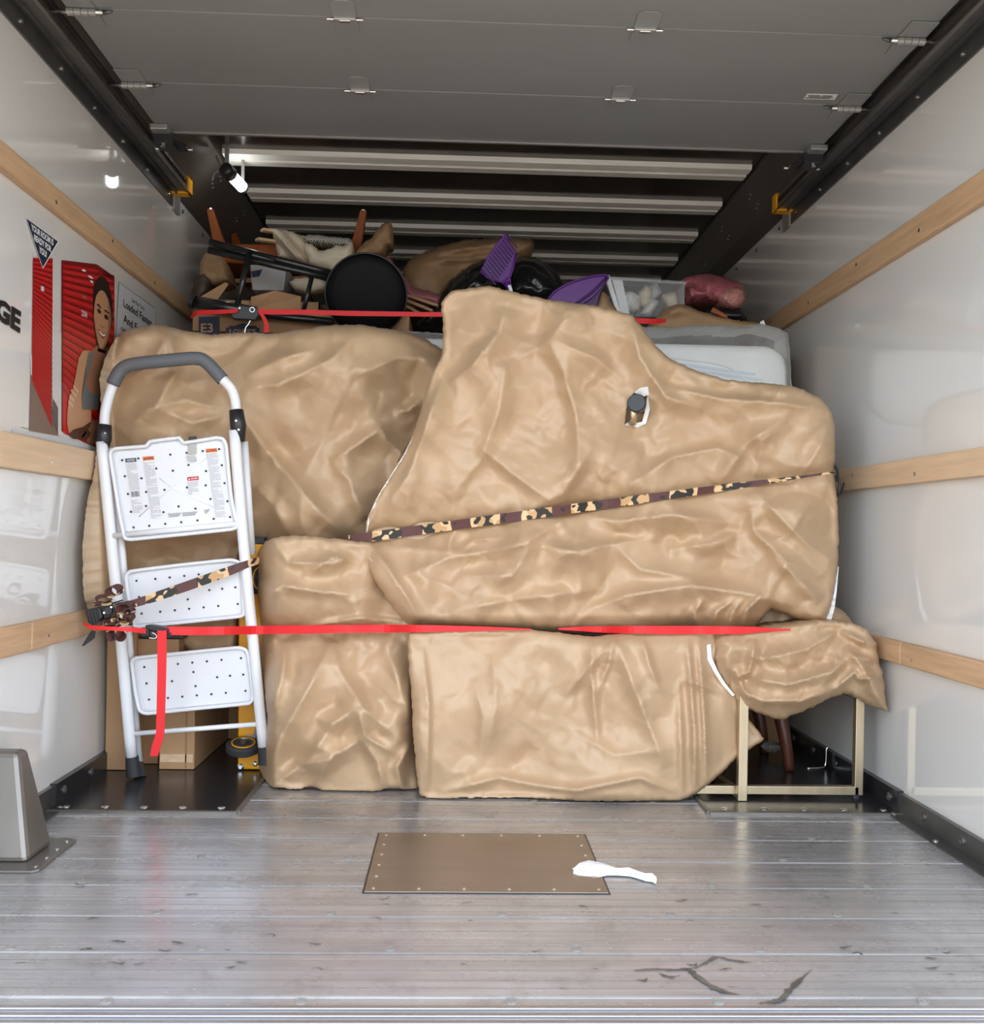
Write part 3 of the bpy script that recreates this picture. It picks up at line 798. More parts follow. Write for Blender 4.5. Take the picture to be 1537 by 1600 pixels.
# pale inset with three lines of black type
ins = printed('inset_frame', [[(1092, 705), (1466, 975), (1466, 1560), (1062, 1560), (1062, 1240)]], ink_grey, 1, fn=z5)
printed('inset_field', [[(1096, 714), (1462, 980), (1462, 1556), (1066, 1556), (1066, 1240)]], ink_pale, 2, ins, fn=z5)
for body, cx0, cy0, w, h, wt in (('Get This Truck', 1286, 932, 128, 40, 0.0), ('Loaded Faster', 1282, 1020, 285, 78, 0.02), ('And For Less', 1290, 1178, 300, 80, 0.02), ("GET MOVING HELP", 1290, 1300, 350, 34, 0.02)):
    mb = MB()
    letter(mb, body, lambda u, v, cx0=cx0, cy0=cy0: z5(cx0 + u, cy0 - v + u * 0.74, 4), w, h, wt)
    obj('inset_lettering', mb, M['ink'], ins)
mb = MB()
for i in range(6):
    x = 33 + i * 2
    mb.poly([wl(x, 667 + i * 0.45, 2), wl(x + 1.6, 667.4 + i * 0.45, 2), wl(x + 1.6, 668.6 + i * 0.45, 2), wl(x, 668.2 + i * 0.45, 2)])
obj('fine_print', mb, ink_grey, sign)
printed('silver_border', [[(18.5, 669), (133, 693.5), (152, 699), (152, 704), (18.5, 675)]], P_('print_silver', srgb(196, 198, 200)), 1, fn=wl)
# ------------------------------------------------------------------ crumpled paper
def smooth01(x):
    x = np.clip(x, 0, 1); return x * x * (3 - 2 * x)

class Tin:
    """creased relief: random heights joined by flat facets, read through a slightly warped grid"""
    def __init__(s, x0, y0, x1, y1, spacing, seed, aniso=1.0, skew=0.0):
        rg = np.random.default_rng(seed)
        s.x0, s.y0 = x0 - 60, y0 - 60
        W = int((x1 - x0 + 120) / 2) + 2; H = int((y1 - y0 + 120) / 2) + 2
        nx = int(W * 2 / spacing) + 3; ny = int(H * 2 / (spacing * aniso)) + 3
        gx, gy = np.meshgrid(np.arange(nx), np.arange(ny))
        px = (gx + (gy % 2) * 0.5 + rg.uniform(-0.48, 0.48, gx.shape)) * spacing / 2 - spacing / 2
        py = (gy + rg.uniform(-0.48, 0.48, gx.shape)) * spacing * aniso / 2 - spacing * aniso / 2
        h = rg.choice([0.0, 0.25, 0.6, 1.0], size=gx.shape, p=[0.35, 0.25, 0.2, 0.2]) + rg.uniform(-0.12, 0.12, gx.shape)
        pts = [Vector((a, b)) for a, b in zip(px.ravel(), py.ravel())]
        v, e, f, ov, oe, of = mgeo.delaunay_2d_cdt(pts, [], [], 0, 1e-4)
        hh = h.ravel()
        hv = np.array([hh[o[0]] if o else 0.0 for o in ov])
        V = np.array([(p.x, p.y) for p in v])
        img = np.zeros((H, W), np.float32)
        for t in f:
            a, b, c = t[0], t[1], t[2]
            A, B, C = V[a], V[b], V[c]
            xa = max(int(min(A[0], B[0], C[0])), 0); xb = min(int(max(A[0], B[0], C[0])) + 2, W)
            ya = max(int(min(A[1], B[1], C[1])), 0); yb = min(int(max(A[1], B[1], C[1])) + 2, H)
            if xb <= xa or yb <= ya: continue
            X, Y = np.meshgrid(np.arange(xa, xb), np.arange(ya, yb))
            den = (B[1] - C[1]) * (A[0] - C[0]) + (C[0] - B[0]) * (A[1] - C[1])
            if abs(den) < 1e-9: continue
            w0 = ((B[1] - C[1]) * (X - C[0]) + (C[0] - B[0]) * (Y - C[1])) / den
            w1 = ((C[1] - A[1]) * (X - C[0]) + (A[0] - C[0]) * (Y - C[1])) / den
            w2 = 1 - w0 - w1
            ins = (w0 >= -1e-6) & (w1 >= -1e-6) & (w2 >= -1e-6)
            val = w0 * hv[a] + w1 * hv[b] + w2 * hv[c]
            sub = img[ya:yb, xa:xb]; sub[ins] = val[ins]
        s.img = img
        ph = rg.uniform(0, 6.28, 6); s.ph = ph; s.sp = spacing; s.skew = skew
    def __call__(s, px, py):
        k = 6.283 / (s.sp * 3.1)
        qx = px + s.sp * 0.35 * np.sin(py * k + s.ph[0]) + s.sp * 0.2 * np.sin((px + py) * k * 1.7 + s.ph[1]) + s.skew * py
        qy = py + s.sp * 0.35 * np.sin(px * k + s.ph[2]) + s.sp * 0.2 * np.sin((px - py) * k * 1.6 + s.ph[3])
        u = np.clip((qx - s.x0) / 2, 0, s.img.shape[1] - 2.001); v = np.clip((qy - s.y0) / 2, 0, s.img.shape[0] - 2.001)
        iu = u.astype(int); iv = v.astype(int); fu = u - iu; fv = v - iv; I = s.img
        return (I[iv, iu] * (1 - fu) + I[iv, iu + 1] * fu) * (1 - fv) + (I[iv + 1, iu] * (1 - fu) + I[iv + 1, iu + 1] * fu) * fv

def ridge(px, py, pts, h, wl_, wr_):
    """a sharp fold along a polyline: height h at the crest, falling over wl_ px on its left and wr_ px on its right"""
    P = np.array(pts, float)
    best = np.full(px.shape, 1e9); side = np.zeros(px.shape); tt = np.zeros(px.shape)
    seg = np.hypot(*(P[1:] - P[:-1]).T); cum = np.concatenate([[0], np.cumsum(seg)])
    for i in range(len(P) - 1):
        a = P[i]; d = P[i + 1] - a; L = seg[i] or 1e-6
        t = np.clip(((px - a[0]) * d[0] + (py - a[1]) * d[1]) / (L * L), 0, 1)
        qx = px - (a[0] + d[0] * t); qy = py - (a[1] + d[1] * t); dd = np.hypot(qx, qy)
        m = dd < best
        best[m] = dd[m]; side[m] = (d[0] * qy - d[1] * qx)[m]; tt[m] = ((cum[i] + t * L) / cum[-1])[m]
    w = np.where(side > 0, wr_, wl_)
    taper = np.clip(np.minimum(tt, 1 - tt) * 3.2, 0, 1) ** 0.7
    x = np.clip(1 - best / w, 0, 1)
    return h * taper * x ** 1.9

def inside(px, py, poly):
    P = np.array(poly, float); res = np.zeros(px.shape, bool)
    j = len(P) - 1
    for i in range(len(P)):
        xi, yi = P[i]; xj, yj = P[j]
        c = ((yi > py) != (yj > py)) & (px < (xj - xi) * (py - yi) / ((yj - yi) or 1e-9) + xi)
        res ^= c; j = i
    return res

def edge_dist(px, py, poly):
    P = np.array(poly, float); Q = np.roll(P, -1, 0); best = np.full(px.shape, 1e9)
    for a, b in zip(P, Q):
        d = b - a; L2 = (d * d).sum() or 1e-9
        t = np.clip(((px - a[0]) * d[0] + (py - a[1]) * d[1]) / L2, 0, 1)
        best = np.minimum(best, np.hypot(px - a[0] - d[0] * t, py - a[1] - d[1] * t))
    return best

def resample(poly, step, jit, rg, closed=True, subdiv=True):
    P = [Vector((a, b)) for a, b in poly]; out = []
    n = len(P)
    for i in range(n):
        p0, p1, p2, p3 = P[i - 1], P[i], P[(i + 1) % n], P[(i + 2) % n]
        L = (p2 - p1).length; k = max(1, int(L / step))
        for q in range(k):
            t = q / k
            c = 0.5 * ((2 * p1) + (p2 - p0) * t + (2 * p0 - 5 * p1 + 4 * p2 - p3) * t * t + (3 * p1 - p0 - 3 * p2 + p3) * t ** 3)
            l = p1.lerp(p2, t)
            v = l.lerp(c, 0.35)
            out.append((v.x + rg.uniform(-jit, jit), v.y + rg.uniform(-jit, jit)))
    return out

RF = 1.5
def blur(a, n):
    for _ in range(n):
        p = np.pad(a, 1, mode='edge'); a = (p[:-2, 1:-1] + p[2:, 1:-1] + p[1:-1, :-2] + p[1:-1, 2:] + 2 * a) / 6
        p = np.pad(a, 1, mode='edge'); a = (p[:-2, :-2] + p[2:, 2:] + p[2:, :-2] + p[:-2, 2:] + 2 * a) / 6
    return a

def finer(a):
    H, W = a.shape; b = np.zeros((2 * H - 1, 2 * W - 1)); b[::2, ::2] = a; b[1::2, ::2] = (a[:-1] + a[1:]) / 2; b[:, 1::2] = (b[:, :-1:2] + b[:, 2::2]) / 2
    return blur(b, 1)

def relax(x, y, z, E, iters, conf, bend):
    """an inextensible sheet slightly too large for its frame: it buckles into creases and facets"""
    H, W = z.shape
    X, Y = np.meshgrid(np.arange(W, dtype=float), np.arange(H, dtype=float))
    for it in range(iters):
        dx = np.zeros_like(z); dy = np.zeros_like(z); dz = np.zeros_like(z)
        for (a, b, kk) in ((0, 1, .25), (1, 0, .25), (1, 1, .2), (1, -1, .2), (2, 1, .1), (1, 2, .1), (2, -1, .1), (1, -2, .1)):
            sa = (slice(0, H - a), slice(max(0, -b), W - max(0, b))); sb = (slice(a, H), slice(max(0, b), W - max(0, -b)))
            ux = x[sb] - x[sa]; uy = y[sb] - y[sa]; uz = z[sb] - z[sa]
            l = np.sqrt(ux * ux + uy * uy + uz * uz)
            k = kk * 0.55 * (1 - math.hypot(a, b) * (1 + (E[sa] + E[sb]) / 2) / l)
            dx[sa] += k * ux; dx[sb] -= k * ux; dy[sa] += k * uy; dy[sb] -= k * uy; dz[sa] += k * uz; dz[sb] -= k * uz
        x += dx; y += dy; z += dz
        for A, B in ((x, X), (y, Y)):
            A[0] = B[0]; A[-1] = B[-1]; A[:, 0] = B[:, 0]; A[:, -1] = B[:, -1]
        x += 0.02 * (X - x); y += 0.02 * (Y - y)
        z = np.where(abs(z) > conf, np.sign(z) * (conf + (abs(z) - conf) * 0.8), z)
        z += bend * (blur(z, 1) - z)
    return x, y, z

def facet(z, it=8, s=0.22):
    """flatten the stretches between creases: edge-keeping smoothing of the slopes, then integration"""
    p = np.gradient(z, axis=1); q = np.gradient(z, axis=0)
    for _ in range(it):
        P = np.zeros_like(p); Q = np.zeros_like(q); Wt = np.zeros_like(p)
        for a in range(-2, 3):
            for b in range(-2, 3):
                pp = np.roll(p, (a, b), (0, 1)); qq = np.roll(q, (a, b), (0, 1))
                w = np.exp(-((pp - p) ** 2 + (qq - q) ** 2) / (2 * s * s)) * math.exp(-(a * a + b * b) / 6)
                P += w * pp; Q += w * qq; Wt += w
        p, q = P / Wt, Q / Wt
    def mir(a, sx, sy):
        a = np.concatenate([a, sx * a[:, ::-1]], 1); return np.concatenate([a, sy * a[::-1]], 0)
    pm = mir(p, -1, 1); qm = mir(q, 1, -1); H, W = pm.shape
    fx = np.fft.fftfreq(W)[None] * 2j * np.pi; fy = np.fft.fftfreq(H)[:, None] * 2j * np.pi
    den = fx * fx + fy * fy; den[0, 0] = 1
    return np.real(np.fft.ifft2((fx * np.fft.fft2(pm) + fy * np.fft.fft2(qm)) / den))[:z.shape[0], :z.shape[1]]

class Crumple:
    def __init__(s, bb, seed, ridges=(), u=4.4, eps=0.05, n0=(14, 5, 2), amp=(2.2, 0.9, 0.4), iters=(380, 150), bend=0.03, conf=7.0, fine=0.35, epsmap=None, rf=1.0, pxm=0.00188):
        m = 30; rg = np.random.default_rng(seed)
        s.x0, s.y0, s.u = bb[0] - m, bb[1] - m, u
        W = int((bb[2] - bb[0] + 2 * m) / (2 * u)) + 2; H = int((bb[3] - bb[1] + 2 * m) / (2 * u)) + 2
        X, Y = np.meshgrid(np.arange(W, dtype=float), np.arange(H, dtype=float))
        PX, PY = s.x0 + X * 2 * u, s.y0 + Y * 2 * u
        z = np.zeros((H, W))
        for n, a in zip(n0, amp):
            f = blur(rg.normal(0, 1, (H, W)), n); z += a * f / f.std()
        base = np.zeros((H, W))
        for r in ridges: base += rf * ridge(PX, PY, *r)
        z += base / (2 * u * pxm)
        f = blur(rg.normal(0, 1, (H, W)), 5); f = (f - f.mean()) / f.std()      # some stretches are taut, others loose
        E = eps * (0.05 + 1.75 * (1 / (1 + np.exp(-1.6 * f))) ** 1.5)
        if epsmap is not None: E = E * epsmap(PX, PY)
        x, y, z = relax(X.copy(), Y.copy(), z, E, iters[0], conf, bend)
        x, y, z = finer(x) * 2, finer(y) * 2, finer(z) * 2
        z += blur(rg.normal(0, .25, z.shape), 1)
        x, y, z = relax(x, y, z, finer(E), iters[1], conf * 2, bend)
        f = facet(z)
        s.img = (f + fine * (z - z.mean() - f + f.mean())) * u * pxm
        s.img -= np.median(s.img)
    def __call__(s, px, py):
        u = np.clip((px - s.x0) / s.u, 0, s.img.shape[1] - 2.001); v = np.clip((py - s.y0) / s.u, 0, s.img.shape[0] - 2.001)
        iu = u.astype(int); iv = v.astype(int); fu = u - iu; fv = v - iv; I = s.img
        return (I[iv, iu] * (1 - fu) + I[iv, iu + 1] * fu) * (1 - fv) + (I[iv + 1, iu] * (1 - fu) + I[iv + 1, iu + 1] * fu) * fv

class Sheet:
    """a bulky wrapped form: front surface with folds, rounded edges that turn back to the given depth"""
    def __init__(s, outline, Y, depth, R=40, edge=0.08, tins=((90, 0.018, 1), (38, 0.007, 1), (17, 0.0022, 1)), ridges=(), extra=None, step=5.0, seed=1, jit=1.0, hole=None, bstep=5.0, calm=None, sharp=0, crumple=None):
        s.sharp = sharp
        s.rg = np.random.default_rng(seed)
        s.out = resample(outline, bstep, jit, s.rg); s.Y = Y; s.depth = depth; s.R = R; s.edge = edge; s.ridges = ridges; s.extra = extra; s.step = step; s.hole = hole
        A = np.array(s.out)
        s.bb = (A[:, 0].min(), A[:, 1].min(), A[:, 0].max(), A[:, 1].max())
        s.tins = [(Tin(*s.bb, sp, seed * 31 + i, an), amp) for i, (sp, amp, an) in enumerate(tins)]
        s.mod = Tin(*s.bb, 120, seed * 17 + 5, 1)
        s.mean = 0.0
        s.calm = calm
        s.cr = Crumple(s.bb, seed * 7 + 3, ridges, **crumple) if crumple else None
        if crumple: s.settle()
    def settle(s):
        gx, gy = np.meshgrid(np.arange(s.bb[0], s.bb[2], 12.0), np.arange(s.bb[1], s.bb[3], 12.0)); px, py = gx.ravel(), gy.ravel()
        k = inside(px, py, s.out); px, py = px[k], py[k]
        if len(px) < 8: return
        y1 = s.front(px, py, np.full(px.shape, 1e3))
        s.mean = float(np.mean(s.Y - y1 + (s.extra(px, py) if s.extra is not None else 0)))
    def front(s, px, py, d=None):
        px = np.asarray(px, float); py = np.asarray(py, float)
        if d is None: d = edge_dist(px, py, s.out)
        e = np.clip(d / s.R, 0, 1)
        Y = s.Y + s.edge * (1 - np.sqrt(np.clip(1 - (1 - e) ** 2, 0, 1)))
        m = 0.5 + 0.5 * smooth01(d / 14)
        md = 0.45 + 0.8 * s.mod(px, py)
        w = np.zeros(px.shape)
        for i, (t, amp) in enumerate(s.tins):
            w += amp * t(px, py) * (1 if i == 0 else md)
        if s.cr is not None: w += 1.1 * s.cr(px, py)
        for r in s.ridges:
            w += (1.8 if s.cr is not None else RF) * ridge(px, py, *r)
        if s.calm is not None: w *= s.calm(px, py)
        Y = Y - (w - s.mean) * m
        if s.extra is not None: Y = Y + s.extra(px, py)
        t = np.where(px < 500, (-XL - 0.025) * F / np.maximum(712 - px, 1), (XR - 0.03) * F / np.maximum(px - 712, 1))
        Y = np.minimum(Y, np.where((px < 500) | (px > 930), t, 99))   # stay clear of the walls
        return Y
    def build(s, name, m, parent=None, zmin=0.004, back=True):
        b = s.out; nb = len(b); x0, y0, x1, y1 = s.bb; st = s.step
        gx, gy = np.meshgrid(np.arange(x0, x1, st), np.arange(y0, y1, st * 0.87))
        gx = gx + (np.arange(gx.shape[0])[:, None] % 2) * st / 2
        gx = gx + s.rg.uniform(-0.22, 0.22, gx.shape) * st; gy = gy + s.rg.uniform(-0.22, 0.22, gy.shape) * st
        px, py = gx.ravel(), gy.ravel()
        k = inside(px, py, b); px, py = px[k], py[k]
        d = edge_dist(px, py, b); k = d > st * 0.55; px, py, d = px[k], py[k], d[k]
        hl = []
        if s.hole:
            hl = resample(s.hole, 3.5, 0.6, s.rg); dh = edge_dist(px, py, hl)
            k = (~inside(px, py, hl)) & (dh > 1.5); px, py, d = px[k], py[k], d[k]
        pts = [Vector(p) for p in b] + [Vector(p) for p in hl] + [Vector((a, c)) for a, c in zip(px, py)]
        ed = [(i, (i + 1) % nb) for i in range(nb)] + [(nb + i, nb + (i + 1) % len(hl)) for i in range(len(hl))]
        V, E, T, ov, oe, of = mgeo.delaunay_2d_cdt(pts, ed, [], 0, 1e-5)
        vx = np.array([p.x for p in V]); vy = np.array([p.y for p in V])
        T = [t for t in T if len(t) == 3]
        Ta = np.array(T); cx = vx[Ta].mean(1); cy = vy[Ta].mean(1)
        k = inside(cx, cy, b)
        if hl: k &= ~inside(cx, cy, hl)
        Ta = Ta[k]
        Yv = s.front(vx, vy)
        W = at_np(vx, vy, Yv)
        W[:, 2] = np.maximum(W[:, 2], zmin)
        mb = MB(); mb.v = [tuple(p) for p in W]; mb.f = [tuple(int(i) for i in t) for t in Ta]
        idx = {}
        for i, o in enumerate(ov):
            for q in o:
                if q < nb and q not in idx: idx[q] = i
        ring = [idx[i] for i in range(nb) if i in idx]
        if back:
            c = W[ring].mean(0); prev = ring; n = len(ring)
            for f_, sh in ((0.25, 1.0), (1.0, 0.97)):
                base = len(mb.v)
                for r in ring:
                    p = W[r].copy(); q = c + (p - c) * sh
                    mb.v.append((q[0], max(p[1], s.Y) + s.depth * f_ if f_ < 1 else s.Y + s.edge + s.depth, max(q[2], zmin)))
                for i in range(n):
                    j = (i + 1) % n
                    mb.f.append((prev[i], prev[j], base + j, base + i))
                prev = [base + i for i in range(n)]
            mb.f.append(tuple(prev))
        o = obj(name, mb, m, parent, smooth=True, sharp=s.sharp)
        return o

def ribbon(name, rows, m, parent=None, thick=0.002, uvscale=1.0, sub=6, smooth=True):
    """a flat strap: rows of (px, y top, y bottom, depth)"""
    top = catmull([at(a, t, Y) for a, t, b, Y in rows], sub); bot = catmull([at(a, b, Y) for a, t, b, Y in rows], sub)
    return strap_mesh(name, top, bot, m, parent, thick, uvscale)

def strap_mesh(name, top, bot, m, parent=None, thick=0.002, uvscale=1.0, out=None):
    n = len(top); mb = MB(); L = 0; us = []
    for i in range(n):
        if i: L += ((top[i] + bot[i]) / 2 - (top[i - 1] + bot[i - 1]) / 2).length
        us.append(L)
    vs = []
    for i in range(n):
        t = (top[min(i + 1, n - 1)] - top[max(i - 1, 0)]); a = bot[i] - top[i]
        nn = t.cross(a); nn = nn.normalized() if nn.length > 1e-9 else Vector((0, -1, 0))
        vs += [top[i], bot[i], bot[i] + nn * thick, top[i] + nn * thick]
    fs = []
    for i in range(n - 1):
        for k in range(4):
            k2 = (k + 1) % 4
            fs.append((i * 4 + k, i * 4 + k2, i * 4 + 4 + k2, i * 4 + 4 + k))
    fs += [(0, 1, 2, 3), tuple((n - 1) * 4 + k for k in (3, 2, 1, 0))]
    mb.add(vs, fs)
    o = obj(name, mb, m, parent)
    uv = o.data.uv_layers.new(name='UVMap')
    for lp in o.data.loops:
        i, k = divmod(lp.vertex_index, 4)
        uv.data[lp.index].uv = (us[i] * uvscale, 1.0 if k in (0, 3) else 0.0)
    return o

def camo():
    m = bpy.data.materials.new('camouflage_webbing'); m.use_nodes = True
    nt = m.node_tree; p = nt.nodes['Principled BSDF']; p.inputs['Roughness'].default_value = 0.65; L = nt.links.new
    uv = nt.nodes.new('ShaderNodeUVMap'); uv.uv_map = 'UVMap'
    mp = nt.nodes.new('ShaderNodeMapping'); mp.inputs['Scale'].default_value = (1, 0.028, 1); L(uv.outputs[0], mp.inputs[0])
    def nz(scale, off):
        q = nt.nodes.new('ShaderNodeMapping'); q.inputs['Location'].default_value = off; L(mp.outputs[0], q.inputs[0])
        n = nt.nodes.new('ShaderNodeTexNoise'); n.inputs['Scale'].default_value = scale; n.inputs['Detail'].default_value = 0.8
        L(q.outputs[0], n.inputs['Vector']); return n.outputs['Fac']
    def th(f, t):
        g = nt.nodes.new('ShaderNodeMath'); g.operation = 'GREATER_THAN'; g.inputs[1].default_value = t; L(f, g.inputs[0]); return g.outputs[0]
    def mx(fac, a, b):
        x = nt.nodes.new('ShaderNodeMix'); x.data_type = 'RGBA'; L(fac, x.inputs[0])
        if isinstance(a, tuple): x.inputs[6].default_value = (*a, 1)
        else: L(a, x.inputs[6])
        x.inputs[7].default_value = (*b, 1); return x.outputs[2]
    c = mx(th(nz(20, (0, 0, 0)), 0.50), srgb(222, 186, 140), srgb(196, 156, 108))
    # maroon blocks at a steady spacing
    sp = nt.nodes.new('ShaderNodeSeparateXYZ'); L(mp.outputs[0], sp.inputs[0])
    s1 = nt.nodes.new('ShaderNodeMath'); s1.operation = 'MULTIPLY'; s1.inputs[1].default_value = 2 * math.pi / 0.155; L(sp.outputs[0], s1.inputs[0])
    s2 = nt.nodes.new('ShaderNodeMath'); s2.operation = 'SINE'; L(s1.outputs[0], s2.inputs[0])
    s3 = nt.nodes.new('ShaderNodeMath'); s3.operation = 'MULTIPLY_ADD'; s3.inputs[1].default_value = 0.9; L(nz(24, (3, 0, 0)), s3.inputs[0]); L(s2.outputs[0], s3.inputs[2])
    c = mx(th(s3.outputs[0], 0.70), c, srgb(88, 52, 48))
    s4 = nt.nodes.new('ShaderNodeMath'); s4.operation = 'MULTIPLY_ADD'; s4.inputs[1].default_value = -0.10; L(s2.outputs[0], s4.inputs[0]); L(nz(38, (7, 1, 0)), s4.inputs[2])
    c = mx(th(s4.outputs[0], 0.555), c, srgb(44, 40, 34))
    L(c, p.inputs['Base Color'])
    return m
M['camo'] = camo()

# ------------------------------------------------------------------ the load, front to back
def strap_line(px):      # camouflage strap across the big bundle
    return 843 + (px - 548) * (738 - 843) / (1303 - 548)

def gB(px, py):          # the straps pull the paper in
    d = py - strap_line(px)
    w = 0.030 * np.exp(-(d / 13.0) ** 2) * smooth01((px - 540) / 30)
    dr = py - 985
    w = w + 0.045 * smooth01(1 + dr / 26.0)
    return w - 0.018 * np.exp(-((d + 55) / 42) ** 2) - 0.02 * np.exp(-((d - 60) / 40) ** 2) - 0.016 * np.exp(-((py - 930) / 30) ** 2)

B_out = [(692, 500), (689, 474), (704, 455), (728, 451), (765, 447), (790, 453), (830, 463), (870, 470), (920, 476), (960, 485), (986, 492), (1000, 508), (1012, 522), (1025, 541), (1050, 562), (1090, 580), (1130, 592), (1170, 597), (1215, 600), (1250, 607), (1285, 624), (1299, 645), (1304, 668), (1305, 700), (1302, 735), (1308, 780), (1310, 830), (1309, 880), (1302, 930), (1290, 972), (1268, 975), (1240, 964), (1205, 950), (1190, 968), (1176, 985), (1140, 990), (1080, 990), (1000, 990), (880, 990), (800, 986), (700, 982), (640, 979), (628, 966), (608, 942), (590, 915), (575, 885), (567, 860), (570, 845), (572, 815), (590, 775), (615, 735), (640, 692), (655, 652), (665, 615), (676, 582), (690, 556), (692, 525)]
B_r = [
    ([(700, 600), (735, 575), (780, 520), (790, 480)], 0.030, 26, 60), ([(790, 560), (780, 640), (750, 720), (700, 780)], 0.028, 34, 70),
    ([(850, 520), (880, 580), (900, 650), (905, 740)], 0.026, 60, 22), ([(850, 525), (930, 560), (980, 600)], 0.022, 24, 60),
    ([(985, 500), (1000, 560), (1040, 620), (1100, 640)], 0.030, 24, 40), ([(1020, 600), (1120, 622), (1220, 630), (1290, 640)], 0.022, 14, 36),
    ([(740, 690), (800, 740), (870, 790)], 0.022, 50, 20), ([(930, 690), (880, 770), (820, 800)], 0.022, 22, 60),
    ([(980, 760), (1050, 715), (1120, 700), (1180, 725)], 0.026, 20, 46), ([(1120, 760), (1170, 690), (1240, 645)], 0.022, 46, 24),
    ([(1180, 745), (1190, 690), (1230, 660)], 0.018, 30, 30), ([(1240, 760), (1280, 700), (1296, 660)], 0.02, 40, 26),
    ([(600, 800), (640, 740), (668, 660), (690, 590)], 0.020, 20, 44),
    ([(575, 850), (600, 880), (640, 940), (658, 975)], 0.028, 18, 30), ([(590, 852), (690, 862), (760, 868)], 0.014, 26, 30),
    ([(620, 905), (700, 872), (820, 850), (900, 800)], 0.022, 24, 30), ([(700, 865), (705, 840), (720, 815)], 0.014, 16, 16), ([(705, 868), (740, 845), (790, 838)], 0.014, 14, 18),
    ([(830, 850), (900, 862), (960, 850), (1030, 838)], 0.024, 16, 40), ([(830, 850), (800, 900), (720, 900)], 0.02, 40, 26), ([(960, 852), (1000, 890), (1090, 905)], 0.02, 34, 20),
    ([(900, 800), (960, 815), (1050, 805), (1160, 820)], 0.02, 18, 34), ([(1040, 860), (1110, 850), (1170, 830)], 0.018, 20, 26), ([(1170, 770), (1178, 830), (1230, 880), (1290, 900)], 0.024, 36, 28),
    ([(1178, 765), (1210, 800), (1260, 850), (1305, 880)], 0.018, 30, 26), ([(1200, 860), (1240, 900), (1285, 940)], 0.018, 22, 26),
    ([(900, 960), (980, 930), (1080, 915), (1180, 930), (1230, 945)], 0.026, 24, 30), ([(690, 960), (780, 940), (860, 930), (950, 920)], 0.016, 30, 30),
    ([(1110, 985), (1120, 955), (1150, 935)], 0.022, 12, 14), ([(1135, 985), (1145, 955), (1160, 935)], 0.02, 10, 12), ([(1158, 985), (1165, 955), (1190, 930)], 0.022, 10, 14), ([(1090, 985), (1085, 955), (1100, 935)], 0.018, 12, 12),
]
hole_px = [(978, 640), (984, 622), (992, 612), (1003, 614), (1012, 618), (1014, 640), (1008, 662), (996, 667), (976, 663)]
shB = Sheet(B_out, 2.865, 0.05, R=18, edge=0.04, tins=((125, 0.075, 1), (60, 0.020, 1), (26, 0.010, 1), (13, 0.0036, 1)), crumple=dict(eps=0.12, rf=1.0, u=3.4, epsmap=lambda px, py: 0.75 + 0.5 * smooth01((py - 770) / 60)), ridges=B_r, extra=gB, step=3.3, seed=11, hole=hole_px)
bundleB = shB.build('wrapped_bundle', M['paper'])
tag(bundleB, 'large crumpled brown kraft paper bundle in the middle, with a torn hole in it', 'bundle')

A_out = [(178, 532), (190, 519), (215, 511), (250, 507), (285, 516), (330, 523), (380, 519), (430, 521), (480, 513), (520, 508), (560, 507), (600, 513), (640, 520), (665, 530), (690, 546), (705, 575), (720, 640), (700, 760), (650, 850), (560, 862), (400, 862), (374, 868), (371, 930), (369, 1018), (300, 1021), (278, 1000), (262, 978), (210, 978), (172, 975), (140, 962), (130, 925), (129, 854), (135, 790), (147, 740), (152, 690), (158, 640), (155, 592), (165, 560)]
A_r = [
    ([(180, 600), (240, 570), (262, 520)], 0.022, 24, 30), ([(262, 515), (275, 580), (230, 660)], 0.024, 26, 34), ([(190, 680), (230, 640), (290, 625), (350, 640)], 0.02, 24, 40),
    ([(380, 590), (440, 560), (500, 545)], 0.026, 26, 44), ([(375, 610), (440, 600), (520, 560), (560, 520)], 0.02, 26, 30), ([(370, 640), (430, 720), (500, 800), (540, 840)], 0.036, 26, 90),
    ([(515, 720), (545, 750), (570, 815)], 0.024, 60, 26), ([(515, 722), (565, 690), (600, 665)], 0.026, 30, 30), ([(590, 660), (605, 690), (640, 720)], 0.022, 20, 26), ([(550, 590), (620, 560), (690, 560)], 0.026, 28, 40),
    ([(615, 645), (640, 640), (660, 620)], 0.022, 14, 22), ([(640, 690), (620, 720), (625, 760)], 0.02, 14, 20), ([(400, 760), (430, 790), (450, 835)], 0.02, 20, 30),
    ([(145, 760), (150, 850), (160, 930)], 0.02, 24, 24), ([(200, 880), (260, 870), (350, 890)], 0.012, 30, 30), ([(250, 640), (300, 660), (350, 650)], 0.016, 16, 28),
]
def exA(px, py):
    return 0.09 * smooth01((px - 560) / 130) + 0.05 * smooth01((py - 800) / 60)
shA = Sheet(A_out, 3.07, 0.14, R=22, edge=0.06, tins=((140, 0.08, 1), (64, 0.016, 1), (28, 0.009, 1), (14, 0.003, 1)), crumple=dict(eps=0.10, rf=1.0, u=3.8), ridges=A_r, extra=exA, step=3.8, seed=23)
bundleA = shA.build('wrapped_bundle', M['paper'])
tag(bundleA, 'tall brown kraft paper bundle behind the white step ladder', 'bundle')

